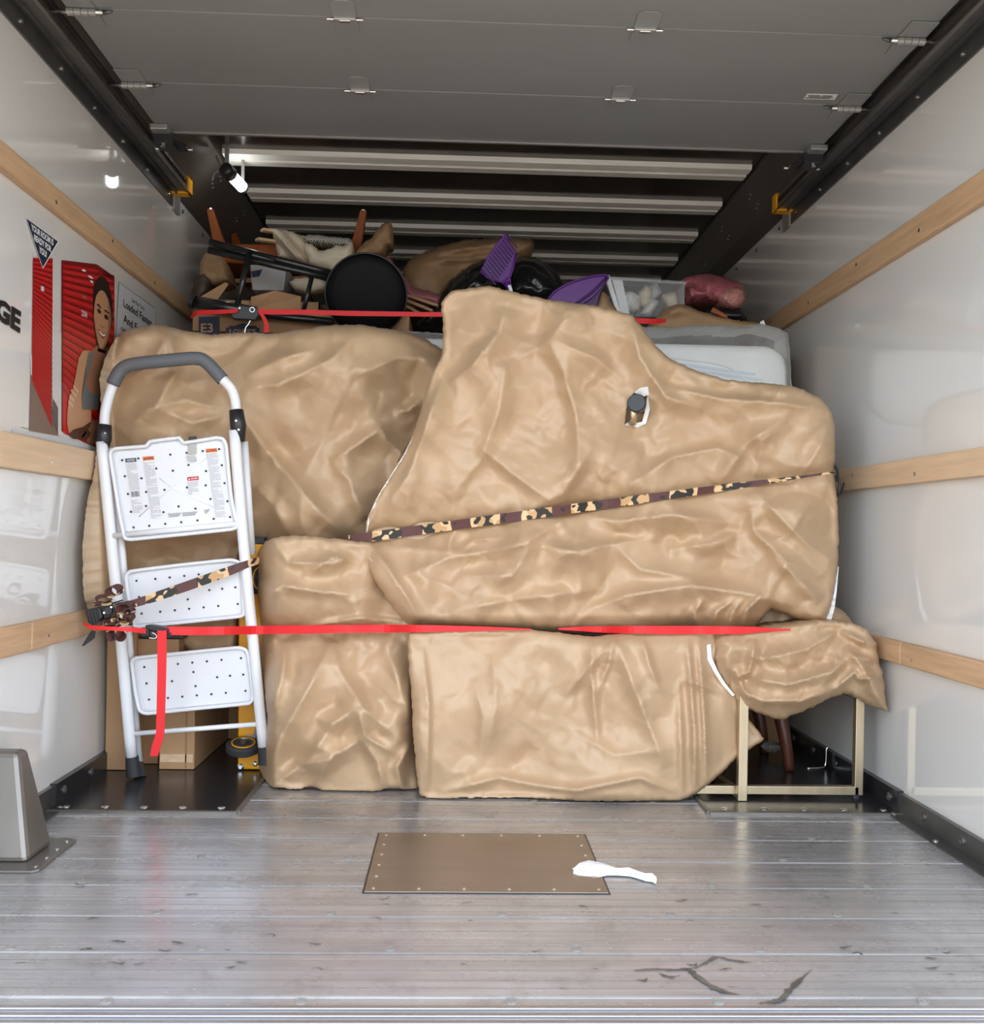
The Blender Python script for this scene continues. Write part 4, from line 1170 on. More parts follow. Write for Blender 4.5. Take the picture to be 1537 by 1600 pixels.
C_out = [(403, 862), (415, 846), (440, 838), (480, 838), (520, 842), (552, 845), (585, 850), (600, 880), (625, 930), (648, 978), (650, 1040), (650, 1110), (652, 1180), (655, 1240), (636, 1240), (615, 1232), (585, 1240), (545, 1243), (505, 1240), (488, 1231), (460, 1238), (432, 1232), (412, 1240), (405, 1200), (410, 1160), (418, 1130), (415, 1100), (408, 1060), (404, 1020), (408, 980), (402, 930), (399, 890)]
def gC(px, py):
    dr = py - 985
    return 0.19 * smooth01((432 - px) / 34) + 0.04 * np.exp(-(dr / 16.0) ** 2) - 0.03 * np.exp(-((dr + 50) / 40) ** 2) + 0.05 * smooth01((px - 565) / 40) * smooth01((985 - py) / 20) + 0.04 * smooth01((px - 615) / 35) * smooth01((py - 985) / 20)
C_r = [
    ([(408, 940), (440, 915), (500, 925), (560, 930)], 0.024, 30, 18), ([(430, 850), (450, 880), (520, 880), (560, 870)], 0.022, 24, 30), ([(470, 905), (520, 870), (565, 880)], 0.016, 16, 24),
    ([(470, 985), (500, 975), (560, 966), (640, 972)], 0.026, 10, 16), ([(412, 1230), (440, 1150), (480, 1080), (520, 1000)], 0.034, 40, 60), ([(520, 1000), (530, 1050), (570, 1110), (630, 1160)], 0.03, 40, 60),
    ([(475, 1200), (520, 1130), (560, 1105)], 0.032, 30, 40), ([(560, 1105), (570, 1150), (620, 1180)], 0.026, 24, 30), ([(490, 1230), (520, 1180), (560, 1160)], 0.024, 30, 24), ([(420, 1235), (470, 1195), (540, 1180)], 0.02, 20, 24),
    ([(560, 1150), (590, 1190), (600, 1235)], 0.024, 26, 20), ([(450, 1000), (440, 1060), (425, 1120)], 0.022, 20, 34), ([(600, 1000), (620, 1060), (640, 1130)], 0.018, 34, 20), ([(630, 1240), (620, 1200), (640, 1160)], 0.022, 16, 16),
]
shC = Sheet(C_out, 2.85, 0.17, R=14, edge=0.04, tins=((95, 0.055, 1), (50, 0.018, 1), (24, 0.010, 1), (12, 0.0038, 1)), crumple=dict(eps=0.14, rf=1.0, u=3.2, n0=(10, 4, 2)), ridges=C_r, extra=gC, step=3.3, seed=37)
bundleC = shC.build('wrapped_bundle', M['paper'])
tag(bundleC, 'narrow brown kraft paper bundle on the floor just right of the ladder', 'bundle')

D_out = [(638, 990), (660, 986), (700, 984), (820, 984), (880, 990), (930, 996), (990, 988), (1060, 984), (1112, 984), (1122, 1010), (1118, 1035), (1130, 1060), (1152, 1088), (1160, 1112), (1194, 1154), (1172, 1170), (1150, 1186), (1120, 1214), (1088, 1240), (1062, 1251), (1000, 1252), (900, 1251), (800, 1250), (700, 1251), (668, 1251), (655, 1240), (650, 1200), (645, 1140), (642, 1080), (638, 1030)]
def gD(px, py):
    dr = py - 985
    return 0.03 * np.exp(-(dr / 18.0) ** 2) + 0.035 * smooth01((px - 1125) / 40)
D_r = [
    ([(1085, 1245), (1085, 1150), (1078, 1050), (1072, 995)], 0.026, 14, 16), ([(1102, 1230), (1100, 1140), (1095, 1060), (1090, 995)], 0.024, 10, 14), ([(1065, 1248), (1063, 1160), (1060, 1060)], 0.014, 12, 14),
    ([(925, 1000), (925, 1060), (935, 1170)], 0.020, 14, 22), ([(960, 995), (985, 1060), (1040, 1200)], 0.022, 26, 26), ([(960, 995), (950, 1040), (930, 1090)], 0.016, 12, 16), ([(880, 1090), (925, 1035), (960, 1000)], 0.016, 22, 16),
    ([(740, 1060), (755, 1120), (750, 1200)], 0.012, 34, 20), ([(770, 1020), (775, 1100), (760, 1180)], 0.012, 30, 30), ([(680, 1240), (780, 1215), (880, 1235)], 0.014, 16, 16), ([(820, 1225), (900, 1235), (1000, 1215), (1060, 1240)], 0.016, 16, 12),
    ([(1060, 1060), (1110, 1075), (1150, 1090)], 0.014, 16, 16), ([(1000, 990), (1015, 1040), (1030, 1080)], 0.016, 14, 18), ([(660, 1010), (670, 1100), (668, 1240)], 0.016, 8, 40), ([(870, 1130), (960, 1180), (1055, 1170)], 0.010, 26, 26),
]
shD = Sheet(D_out, 2.775, 0.08, R=8, edge=0.02, calm=lambda px, py: 1 - 0.75 * smooth01((px - 1108) / 25), tins=((130, 0.04, 1.4), (60, 0.012, 1.2), (26, 0.008, 1), (13, 0.003, 1)), crumple=dict(eps=0.07, rf=1.0, u=3.6), ridges=D_r, extra=gD, step=3.4, seed=41)
bundleD = shD.build('wrapped_bundle', M['paper'])
tag(bundleD, 'wide flat-fronted brown kraft paper bundle standing on the floor at the centre', 'bundle')

E_out = [(1118, 1000), (1126, 990), (1165, 984), (1200, 982), (1240, 976), (1290, 970), (1332, 974), (1357, 986), (1369, 1006), (1373, 1030), (1380, 1056), (1383, 1085), (1387, 1112), (1364, 1104), (1338, 1091), (1318, 1083), (1280, 1100), (1250, 1114), (1226, 1123), (1205, 1122), (1180, 1112), (1154, 1098), (1135, 1075), (1122, 1052), (1116, 1025)]
E_r = [
    ([(1165, 1000), (1190, 1030), (1260, 1015), (1310, 985)], 0.03, 26, 30), ([(1170, 1060), (1230, 1070), (1300, 1050), (1330, 1020)], 0.03, 26, 20), ([(1140, 1070), (1190, 1095), (1250, 1095), (1310, 1075)], 0.024, 20, 18),
    ([(1320, 1010), (1345, 1040), (1380, 1100)], 0.03, 20, 20), ([(1310, 985), (1340, 1000), (1366, 1010)], 0.02, 12, 12), ([(1330, 1025), (1355, 1030), (1372, 1035)], 0.018, 10, 10), ([(1335, 1060), (1360, 1060), (1380, 1070)], 0.018, 10, 10), ([(1300, 1080), (1335, 1050), (1350, 1070)], 0.02, 14, 14), ([(1180, 1000), (1170, 1050), (1145, 1060)], 0.024, 14, 18), ([(1150, 1045), (1160, 1075), (1180, 1105)], 0.018, 10, 14),
]
def gE(px, py): return 0.02 * smooth01((1200 - px) / 40)
shE = Sheet(E_out, 2.735, 0.20, R=22, edge=0.05, tins=((60, 0.03, 1), (30, 0.014, 1), (13, 0.006, 1)), crumple=dict(eps=0.18, rf=1.0, u=3.0, n0=(8, 4, 2)), ridges=E_r, extra=gE, step=2.8, seed=53, jit=1.6)
bundleE = shE.build('wrapped_tabletop', M['paper'])
tag(bundleE, 'small rounded brown kraft paper bundle wrapped over the brass table legs at right', 'bundle')

bk = Sheet([(1150, 940), (1200, 925), (1270, 930), (1300, 945), (1318, 955), (1334, 975), (1320, 990), (1150, 1000)], 2.99, 0.05, R=10, edge=0.03, tins=((50, 0.03, 1), (22, 0.01, 1)), step=4, bstep=4, seed=55)
bk.build('paper_back', M['paper'], bundleE)
# the torn hole: white torn rim, dark recess, metal lever with a round black knob
Yh = float(shB.front(np.array([995.0]), np.array([640.0]))[0])
rim = MB()
rp = [at(a, b, float(shB.front(np.array([a]), np.array([b]))[0]) - 0.002) for a, b in ((1012, 616), (1015, 640), (1009, 662), (996, 668), (975, 664))]
r2 = [at(a, b, Yh + 0.006) for a, b in ((1008, 619), (1008, 640), (1003, 659), (994, 661), (980, 660))]
rim.add(rp + r2, [(i, i + 1, 6 + i, 5 + i) for i in range(4)])
rp = [at(a, b, float(shB.front(np.array([a]), np.array([b]))[0]) - 0.003) for a, b in ((990, 613), (1000, 606), (1012, 604), (1014, 617), (1004, 620))]
rim.add(rp, [(0, 1, 4), (1, 2, 3, 4)])
obj('torn_edge', rim, M['torn'], bundleB)
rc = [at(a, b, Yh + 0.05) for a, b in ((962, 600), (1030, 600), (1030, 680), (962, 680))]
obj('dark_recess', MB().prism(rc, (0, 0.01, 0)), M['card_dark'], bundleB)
kc = at(994, 629, Yh - 0.05)
lev = thing('control_lever', 'black round knob on a shiny metal stem poking through the torn paper hole', 'knob', at(992, 655, Yh))
ax = Vector((-0.30, -1.0, 0.12)).normalized()
obj('knob', MB().lathe(kc, ax, [(-0.030, 0.022), (-0.028, 0.0265), (-0.004, 0.0275), (0.0, 0.025)], 28), M['black'], lev, smooth=False, bevel=0.001)
stem = MB().tube([at(990, 640, Yh - 0.03), at(988, 662, Yh + 0.0)], 0.011, 14)
stem.tube([at(1000, 634, Yh - 0.015), at(1004, 640, Yh + 0.04)], 0.013, 12)
obj('metal_stem', stem, M['brass'], lev, smooth=True)

# white torn edges along the big sheet
def edge_strip(name, pts, sh, w, parent, m, off=0.003):
    mb = MB(); P = [(a, b) for a, b in pts]; V = []
    for a, b in P:
        y = float(sh.front(np.array([float(a)]), np.array([float(b)]))[0])
        q_ = w if not isinstance(w, list) else w[0] + (w[1] - w[0]) * len(V) / len(P)
        V.append((at(a, b, y - off), at(a + q_, b, y - off)))
    n = len(V)
    mb.add([v[0] for v in V] + [v[1] for v in V], [(i, i + 1, n + i + 1, n + i) for i in range(n - 1)])
    return obj(name, mb, m, parent)
def dens(pts, k=5):
    out = []
    for (a, b), (c_, d_) in zip(pts[:-1], pts[1:]):
        for i in range(k): out.append((a + (c_ - a) * i / k, b + (d_ - b) * i / k))
    return out + [pts[-1]]
edge_strip('torn_edge', dens([(645, 682), (630, 712), (612, 740), (592, 772), (575, 808), (571, 838)]), shB, 2.6, bundleB, M['torn'])
edge_strip('torn_edge', dens([(568, 858), (572, 868), (581, 877)]), shB, 2.4, bundleB, M['torn'])
edge_strip('white_lining', dens([(1309, 885), (1303, 925), (1297, 950), (1288, 972)]), shB, [1, 10], bundleB, M['mattress'], off=-0.012)

# folded flap with a white edge beside the centre bundle
fl = MB()
pts_f = [(1106, 1000, 2.83), (1120, 1000, 2.81), (1116, 1022, 2.80), (1128, 1040, 2.79), (1140, 1068, 2.80), (1150, 1090, 2.82), (1132, 1070, 2.83), (1112, 1040, 2.84), (1104, 1020, 2.84)]
fl.prism([at(*p) for p in pts_f], (0, 0.006, 0))
flap = obj('paper_flap', fl, M['paper'], bundleD)
wf = MB(); we = [(1104, 1008, 1110), (1105, 1030, 1112), (1115, 1050, 1121), (1128, 1070, 1133), (1144, 1088, 1148)]
wf.add([at(a, b, 2.80) for a, b, c_ in we] + [at(c_, b - 2, 2.795) for a, b, c_ in we], [(i, i + 1, 6 + i, 5 + i) for i in range(4)])
obj('white_edge', wf, M['torn'], flap)

# mattress in its clear bag, standing behind the paper
ml = at(600, 600, 3.31).x; mr = at(1235, 580, 3.31).x; mz = at(1000, 533, 3.31).z
mbx = MB()
nseg = 9; rr_ = 0.085
def rrect(x0, x1, z0, z1, r):
    o_ = []
    for cx_, cz_, a0 in ((x1 - r, z1 - r, 0), (x0 + r, z1 - r, 90), (x0 + r, z0 + r, 180), (x1 - r, z0 + r, 270)):
        for i in range(nseg):
            a = math.radians(a0 + 90 * i / (nseg - 1)); o_.append((cx_ + r * math.cos(a), cz_ + r * math.sin(a)))
    return o_
rings = []
for y, ins in ((3.31, 0.035), (3.315, 0.018), (3.33, 0.005), (3.35, 0.0), (3.48, 0.0), (3.50, 0.005), (3.515, 0.02), (3.52, 0.035)):
    rings.append([(x, y, z) for x, z in rrect(ml + ins, mr - ins, 0.385 + ins, mz - ins, rr_ - ins * 0.6)])
n_ = len(rings[0])
mbx.add([p for r_ in rings for p in r_], [(i * n_ + k, i * n_ + (k + 1) % n_, (i + 1) * n_ + (k + 1) % n_, (i + 1) * n_ + k) for i in range(len(rings) - 1) for k in range(n_)] + [tuple(range(n_)), tuple((len(rings) - 1) * n_ + k for k in range(n_))])
matt = obj('mattress', mbx, M['mattress'], smooth=True)
tag(matt, 'white mattress in a clear plastic bag standing behind the big paper bundle', 'mattress')
M['blue_print'] = mat('pale_blue_stripe', srgb(214, 224, 236), 0.8)
stp = MB()
for i, (a, b) in enumerate((((1000, 560), (1180, 585)), ((1040, 572), (1190, 594)))):
    p, q = at(*a, 3.308), at(*b, 3.308); stp.beam(p, q, 0.002, 0.008)
obj('mattress_stripe', stp, M['blue_print'], matt)
obj('mattress_seam', MB().tube(catmull([at(1010, 556, 3.308), at(1080, 563, 3.308), at(1140, 575, 3.308), at(1180, 610, 3.308)], 6), 0.003, 6), M['mattress'], matt, smooth=True)
F_out = [(590, 640), (590, 520), (640, 517), (690, 520), (800, 512), (960, 510), (1050, 512), (1110, 508), (1160, 510), (1190, 506), (1215, 513), (1230, 520), (1234, 560), (1237, 620), (1200, 660), (900, 660)]
shF = Sheet(F_out, 3.285, 0.20, R=16, edge=0.03, tins=((70, 0.014, 1), (26, 0.006, 1)), step=7, seed=61, bstep=7, jit=1.2)
bagF = shF.build('clear_plastic_bag', M['film'], matt)

# ------------------------------------------------------------------ step ladder
def ld(px, py, dy=0.0):
    return at(px, py, 2.985 - (1210 - py) * 0.00013 + dy)
lad = thing('step_ladder', 'white folded three-step ladder with a grey foam handle standing upright at left', 'ladder', on_z(210, 1212, 0.0))
obj('front_rail', MB().tube(catmull([ld(159, 690), ld(175, 855), ld(190, 1010), ld(206, 1188)], 4), 0.0165, 14), M['white_metal'], lad, smooth=True)
obj('front_rail', MB().tube(catmull([ld(366, 672), ld(381, 855), ld(396, 1010), ld(412, 1172)], 4), 0.0165, 14), M['white_metal'], lad, smooth=True)
obj('rear_rail', MB().tube([ld(170, 700, 0.045), ld(190, 862, 0.04), ld(217, 1200, 0.04)], 0.0125, 12), M['white_metal'], lad, smooth=True)
obj('rear_rail', MB().tube([ld(381, 690, 0.045), ld(393, 866, 0.05)], 0.0125, 12), M['white_metal'], lad, smooth=True)
for (a, b) in (((206, 1182), (209, 1212)), ((412, 1166), (415, 1193))):
    obj('foot', MB().tube([ld(*a), ld((a[0] + b[0]) / 2, (a[1] + b[1]) / 2), ld(*b)], [0.0185, 0.0205, 0.0225], 16), M['rubber'], lad, smooth=False)
obj('foot', MB().tube([ld(216, 1192, 0.04), ld(219, 1215, 0.02)], [0.0145, 0.0175], 14), M['rubber'], lad, smooth=False)
hp = [ld(a, b, 0.012) for a, b in ((163, 692), (163, 664), (165, 640), (173, 610), (184, 585), (196, 573), (216, 568), (265, 563), (305, 560), (322, 566), (345, 590), (360, 606), (367, 624), (370, 650), (373, 676))]
hs = catmull(hp, 6)
def part_of(px0, px1): return hs[px0:px1]
obj('handle_tube', MB().tube(hs, 0.0145, 14), M['white_metal'], lad, smooth=True)
obj('foam_grip', MB().tube(hs[20:62], 0.0195, 16), M['grey_foam'], lad, smooth=True)
for a, b, c_, s_ in (((163, 664), (160, 706), (152, 682), 1), ((369, 641), (375, 690), (380, 668), -1)):
    mb = MB().tube([ld(*a, 0.01), ld((a[0] + b[0]) / 2, (a[1] + b[1]) / 2, 0.005), ld(*b, 0.012)], [0.021, 0.024, 0.015], 14)
    j_ = obj('hinge_cover', mb, M['black'], lad, smooth=True)
    obj('rivet', MB().lathe(ld((a[0] + b[0]) / 2 + 3 * s_, (a[1] + b[1]) / 2 - 8, -0.016), (0, -1, 0), [(0, 0.004), (0.003, 0.003)], 8).lathe(ld((a[0] + b[0]) / 2 - 1 * s_, (a[1] + b[1]) / 2 + 6, -0.016), (0, -1, 0), [(0, 0.004), (0.003, 0.003)], 8), M['zinc'], j_)
obj('cross_bar', MB().tube([ld(177, 837, -0.008), ld(373, 818, -0.008)], 0.0085, 12), M['white_metal'], lad, smooth=True)
obj('cross_bar', MB().tube([ld(204, 1147, 0.0), ld(408, 1131, 0.0)], 0.0075, 12), M['white_metal'], lad, smooth=True)

def tray(name, outline, dy, rim, inset):
    P = [ld(a, b, dy) for a, b in resample(outline, 4, 0, np.random.default_rng(0))]
    c = sum(P, Vector()) / len(P)
    t = obj(name, MB().prism([p + Vector((0, 0.012, 0)) for p in P], (0, 0.004, 0)), M['white_plastic'], lad)
    n = len(P)
    path = P
    obj('tray_rim', MB().tube(path, rim, 8, closed=True), M['white_plastic'], t, smooth=True)
    Q = [c + (p - c) * inset for p in P]
    mb = MB(); Z = Vector((0, 0.0115, 0))
    mb.add([p + Z for p in P] + [q + Z + Vector((0, -0.004, 0)) for q in Q], [(i, (i + 1) % n, n + (i + 1) % n, n + i) for i in range(n)])
    mb.add([q + Z + Vector((0, -0.004, 0)) for q in Q], [tuple(range(n))])
    obj('tread_face', mb, M['white_plastic'], t, bevel=0)
    return t
top = tray('platform', [(172, 712), (173, 705), (180, 701), (228, 697), (234, 690), (280, 684), (287, 692), (338, 684), (348, 686), (353, 696), (360, 770), (367, 808), (371, 819), (362, 827), (205, 843), (194, 838), (186, 800)], -0.012, 0.0055, 0.93)
s2 = tray('step', [(197, 903), (203, 893), (280, 883), (358, 875), (372, 878), (377, 888), (381, 955), (376, 963), (300, 971), (214, 979), (207, 973), (200, 930)], 0.0, 0.0055, 0.90)
s3 = tray('step', [(206, 1036), (213, 1028), (290, 1020), (372, 1012), (384, 1016), (388, 1026), (395, 1086), (389, 1099), (310, 1107), (230, 1115), (218, 1110), (212, 1085)], 0.0, 0.0055, 0.90)
def dots(parent, px, dy):
    mb0 = None
    for a, b in px:
        c = ld(a, b, dy)
        if mb0 is None: mb0 = obj('grip_dot', MB().lathe(c, (0, -1, 0), [(0, 0.0034), (0.0012, 0.0034), (0.002, 0.0015)], 8), M['black'], parent); c0 = c
        else: share('grip_dot', mb0, parent, c - c0)
z7 = lambda L_: [(110 + a * .25, 850 + b * .25) for a, b in L_]
dots(s2, z7([(413, 230), (531, 218), (621, 209), (712, 199), (802, 190), (868, 288), (949, 280), (1031, 271), (429, 331), (734, 346), (445, 434), (562, 423), (653, 414), (742, 405), (833, 396), (924, 387), (1046, 375)]), 0.0065)
dots(s3, z7([(462, 769), (672, 750), (762, 741), (853, 733), (944, 724), (1066, 713), (476, 871), (635, 857), (769, 800), (782, 888), (917, 832), (998, 823), (1080, 816), (491, 972), (610, 962), (700, 954), (790, 946), (881, 938), (972, 930), (1094, 918)]), 0.0065)
z6_ = lambda L_: [(120 + a * .2312, 530 + b * .2312) for a, b in L_]
dots(top, z6_([(307, 818), (416, 806), (632, 780), (742, 768), (851, 756), (962, 743), (537, 874), (649, 889), (755, 850), (873, 891), (980, 852), (325, 926), (437, 940), (346, 1046), (469, 1032), (593, 1018), (745, 1002), (871, 988), (998, 973), (366, 1166), (468, 1127), (586, 1169), (688, 1130), (802, 1145), (903, 1080), (1018, 1095), (384, 1272), (490, 1261), (598, 1248), (706, 1237), (815, 1225), (925, 1214), (1035, 1202)]), -0.0055)
# latch, warning labels, barcode on the platform
P6 = lambda a, b, d=0.0: ld(120 + a * .2312, 530 + b * .2312, -0.006 + d)
lt = MB().prism([P6(752, 702), P6(808, 698), P6(808, 775), P6(752, 780)], (0, -0.002, 0))
lt.prism([P6(742, 790, -0.002), P6(798, 786, -0.002), P6(808, 822, -0.004), P6(758, 826, -0.004)], (0, -0.004, 0))
obj('latch', lt, M['hinge'], top)['label'] = 'grey metal latch at the top edge of the platform'
obj('latch_block', MB().prism([P6(752, 660), P6(802, 655), P6(806, 680), P6(756, 685)], (0, 0.01, 0)), M['black'], top)
lab_w = mat('label_white', (0.76, 0.76, 0.76), 0.5); lab_o = mat('label_orange', srgb(226, 112, 32), 0.5); lab_g = mat('label_grey_text', (0.36, 0.36, 0.38), 0.6); lab_d = mat('label_dark', (0.06, 0.065, 0.08), 0.5); lab_r = mat('label_red', srgb(200, 34, 30), 0.5)
def quad(mb, a, b, c_, d_, k): mb.poly([P6(*q, k) for q in (a, b, c_, d_)])
def label(x0, y0, x1, y1, sx, head, rows, barcode=None):
    """tilted paper label: top edge from (x0,y0) to (x1,y0-), running down with a slant sx"""
    sl = -0.085
    f = lambda u, v: (x0 + u + v * sx, y0 + v + u * sl)
    W = x1 - x0; H = y1 - y0
    mb = MB(); quad(mb, f(0, 0), f(W, 0), f(W, H), f(0, H), -0.0006)
    o = obj('instruction_label', mb, lab_w, top)
    if head:
        mb = MB(); quad(mb, f(0, 0), f(W, 0), f(W, 26), f(0, 26), -0.0010)
        obj('label_heading', mb, {'o': lab_o, 'r': lab_r, 'd': lab_d}[head], o)
        mb = MB(); word = 'DANGER' if head == 'r' else 'WARNING'
        if head != 'd':
            quad(mb, f(5, 21), f(12, 6), f(19, 21), f(5, 21), -0.0013)
            letter(mb, word, lambda u, v: P6(*f(W * 0.6 + u, 13 - v), -0.0013), W * 0.62, 13, 0.02)
            obj('heading_word', mb, lab_w if head == 'r' else lab_d, o)
        else:
            letter(mb, 'NOTICE', lambda u, v: P6(*f(W * 0.5 + u, 13 - v), -0.0013), W * 0.7, 12, 0.02)
            obj('heading_word', mb, lab_w, o)
    mb = MB(); rg_ = random.Random(int(x0))
    for v in rows:
        u = 3
        while u < W - 8:
            w_ = rg_.uniform(6, 15)
            e = min(u + w_, W - 3)
            quad(mb, f(u, v), f(e, v), f(e, v + 3.6), f(u, v + 3.6), -0.0010)
            u = e + 3
            if rg_.random() < 0.06: break
    if mb.f: obj('label_text', mb, lab_g, o)
    if barcode:
        mb = MB(); u = 8
        while u < W - 10:
            w_ = rg_.choice([2, 3, 5]); quad(mb, f(u, barcode), f(u + w_, barcode), f(u + w_, barcode + 38), f(u, barcode + 38), -0.0012); u += w_ + rg_.choice([2, 3])
        obj('barcode', mb, lab_d, o)
    return o
label(326, 808, 400, 1180, 0.14, 'd', [v for v in range(34, 370, 8) if not 215 < v < 275], 222)
label(444, 795, 520, 1215, 0.14, 'o', [v for v in range(34, 415, 8) if not 195 < v < 210])
label(870, 742, 946, 1215, 0.145, 'o', list(range(34, 465, 8)))
label(746, 932, 822, 1050, 0.05, 'r', list(range(34, 115, 8)))
mb = MB()
for x0, y0, W in ((615, 1180, 90), (710, 1172, 105), (858, 1155, 42)):
    for i in range(4):
        quad(mb, (x0 + 2 * i, y0 + i * 7), (x0 + W - i * 5, y0 + i * 7 - 8), (x0 + W - i * 5, y0 + i * 7 - 4), (x0 + 2 * i, y0 + i * 7 + 4), -0.0004)
obj('moulded_text', mb, lab_g, top)
# embossed cross on the platform
mb = MB()
mb.tube([P6(560, 940, 0.003), P6(650, 1012, 0.003), P6(960, 1150, 0.003)], 0.003, 6); mb.tube([P6(870, 810, 0.003), P6(660, 990, 0.003), P6(420, 1200, 0.003)], 0.003, 6)
obj('embossed_cross', mb, M['white_plastic'], top, smooth=True)

# ------------------------------------------------------------------ cardboard boxes, dolly
def carton(name, lab, c0, c1, m=None, seam=True):
    b = obj(name, MB().span(c0, c1), m or M['card'], bevel=0.003)
    tag(b, lab, 'box')
    return b
def xz(px, py, Y): p = at(px, py, Y); return p.x, p.z
xa = at(168, 1100, 3.10).x; xb = at(216, 1100, 3.10).x
bx1 = carton('cardboard_box', 'tall thin cardboard box standing behind the left leg of the ladder', (xa, 3.085, 0.007), (xb - 0.004, 3.40, at(168, 1000, 3.09).z + 0.03))
xa = at(219, 1150, 3.14).x; xb = at(243, 1150, 3.14).x
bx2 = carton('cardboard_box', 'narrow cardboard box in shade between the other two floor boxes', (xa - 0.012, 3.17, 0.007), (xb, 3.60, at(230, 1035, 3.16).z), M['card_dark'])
xa = at(249, 1150, 3.10).x; xb = at(304, 1150, 3.10).x
bx3 = carton('cardboard_box', 'cardboard box with a centre seam on the floor under the lowest ladder step', (xa, 3.10, 0.007), (xb, 3.60, at(280, 1080, 3.10).z))
sm = MB().span((at(291, 1150, 3.1).x - 0.002, 3.097, 0.012), (at(291, 1150, 3.1).x + 0.002, 3.101, at(280, 1085, 3.10).z))
obj('box_seam', sm, M['card_dark'], bx3)
obj('tape_strip', MB().span((xa + 0.004, 3.097, 0.03), (xb - 0.004, 3.101, 0.055)), M['wood_pale'], bx3)
xa = at(208, 1010, 3.12).x; xb = at(282, 1010, 3.12).x
bx4 = carton('flat_box', 'flat cardboard box lying across behind the ladder above the lowest step', (xa, 3.10, bx3.location.z + at(280, 1080, 3.10).z), (xb, 3.40, at(280, 998, 3.12).z))
dk = obj('black_case', MB().span((xa + 0.01, 3.03 + 0.08, at(280, 998, 3.12).z), (at(288, 1000, 3.12).x, 3.35, at(280, 990, 3.12).z)), M['black'], bevel=0.003)
tag(dk, 'thin black case lying on the flat box behind the ladder', 'case')

dol = thing('furniture_dolly', 'yellow wheeled dolly stood on end between the ladder and the paper bundle', 'dolly', on_z(385, 1215, 0.006))
YD = 3.10
p = [at(371, 1200, YD), at(376, 1210, YD), at(388, 1215, YD), at(412, 1215, YD), at(412, 848, YD), at(373, 848, YD)]
for q in p: q.z = max(q.z, 0.008)
obj('deck', MB().prism(p, (0, 0.045, 0)), M['yellow'], dol, bevel=0.006)
obj('end_strip', MB().prism([at(371, 839, YD - 0.004), at(412, 839, YD - 0.004), at(412, 850, YD - 0.004), at(371, 850, YD - 0.004)], (0, 0.055, 0)), M['black'], dol, bevel=0.002)
obj('deck_bolt', MB().lathe(at(376, 1198, YD), (0, -1, 0), [(0, 0.011), (0.004, 0.011), (0.007, 0.006)], 12).lathe(at(399, 1193, YD), (0, -1, 0), [(0, 0.008), (0.004, 0.008), (0.006, 0.004)], 10), M['zinc'], dol)
def wheel(c, axis, r, w, parent):
    wv = obj('wheel', MB().lathe(c, axis, [(-w * 0.5, r * 0.55), (-w * 0.5, r * 0.86), (-w * 0.3, r), (w * 0.3, r), (w * 0.5, r * 0.86), (w * 0.5, r * 0.55)], 28), M['rubber'], parent, smooth=False, bevel=0)
    obj('hub', MB().lathe(Vector(c) + Vector(axis) * (w * 0.5), axis, [(-0.006, r * 0.62), (0.002, r * 0.62), (0.003, r * 0.5), (-0.003, r * 0.45), (-0.003, r * 0.2), (0.006, r * 0.18)], 24), M['steel_dark'], wv)
    obj('hub_ring', MB().tube([Vector(c) + Vector(axis) * (w * 0.52) + q for q in ring_pts(axis, r * 0.66, 24)], 0.002, 6, closed=True), M['yellow'], wv)
def ring_pts(axis, r, n):
    axis = Vector(axis).normalized(); a = Vector((0, 0, 1)) if abs(axis.z) < 0.9 else Vector((1, 0, 0))
    u = (a - axis * a.dot(axis)).normalized(); v = axis.cross(u)
    return [u * (r * math.cos(2 * math.pi * i / n)) + v * (r * math.sin(2 * math.pi * i / n)) for i in range(n)]
cs = obj('caster', MB().beam(at(392, 1150, YD), at(390, 1175, YD - 0.03), 0.03, 0.02).beam(at(408, 1135, YD), at(398, 1165, YD - 0.02), 0.012, 0.03), M['hinge'], dol)
wheel(at(380, 1167, YD - 0.055), Vector((0.05, -0.25, 0.97)).normalized(), 0.052, 0.028, cs)
cs2 = obj('caster', MB().beam(at(402, 905, YD), at(398, 905, YD - 0.03), 0.02, 0.02), M['hinge'], dol)
wheel(at(398, 903, YD - 0.045), Vector((0.93, -0.36, 0)).normalized(), 0.05, 0.028, cs2)

# ------------------------------------------------------------------ brass nesting tables
def leg_bar(parent, a, b, w=0.026, name='leg', up=(0, 1, 0)):
    return obj(name, MB().beam(a, b, w, w, up), M['brass'], parent, bevel=0.0015)
f1 = on_z(1158, 1250, 0.007)
tb1 = thing('side_table', 'brass frame side table, the nearer leg standing left under the wrapped tabletop', 'table', f1, 'nested brass side tables')
x1 = f1.x; y1_ = f1.y; zt = at(1158, 1050, y1_).z
leg_bar(tb1, (x1, y1_, 0.007), (x1, y1_, zt))
leg_bar(tb1, (x1 - 0.03, y1_ + 0.32, 0.007), (x1 - 0.03, y1_ + 0.32, zt))
leg_bar(tb1, (x1, y1_ + 0.013, 0.020), (x1 - 0.03, y1_ + 0.32, 0.020), 0.024, 'foot_bar', (0, 0, 1))
leg_bar(tb1, (x1, y1_ + 0.013, zt - 0.012), (x1 - 0.03, y1_ + 0.32, zt - 0.012), 0.024, 'top_bar', (0, 0, 1))
obj('table_top', MB().span((x1 - 0.04, y1_ + 0.08, zt), (x1 + 0.30, y1_ + 0.33, zt + 0.014)), M['dark_wood'], tb1, bevel=0.002)
f2 = on_z(1339, 1241, 0.018); zt2 = at(1339, 1040, f2.y).z
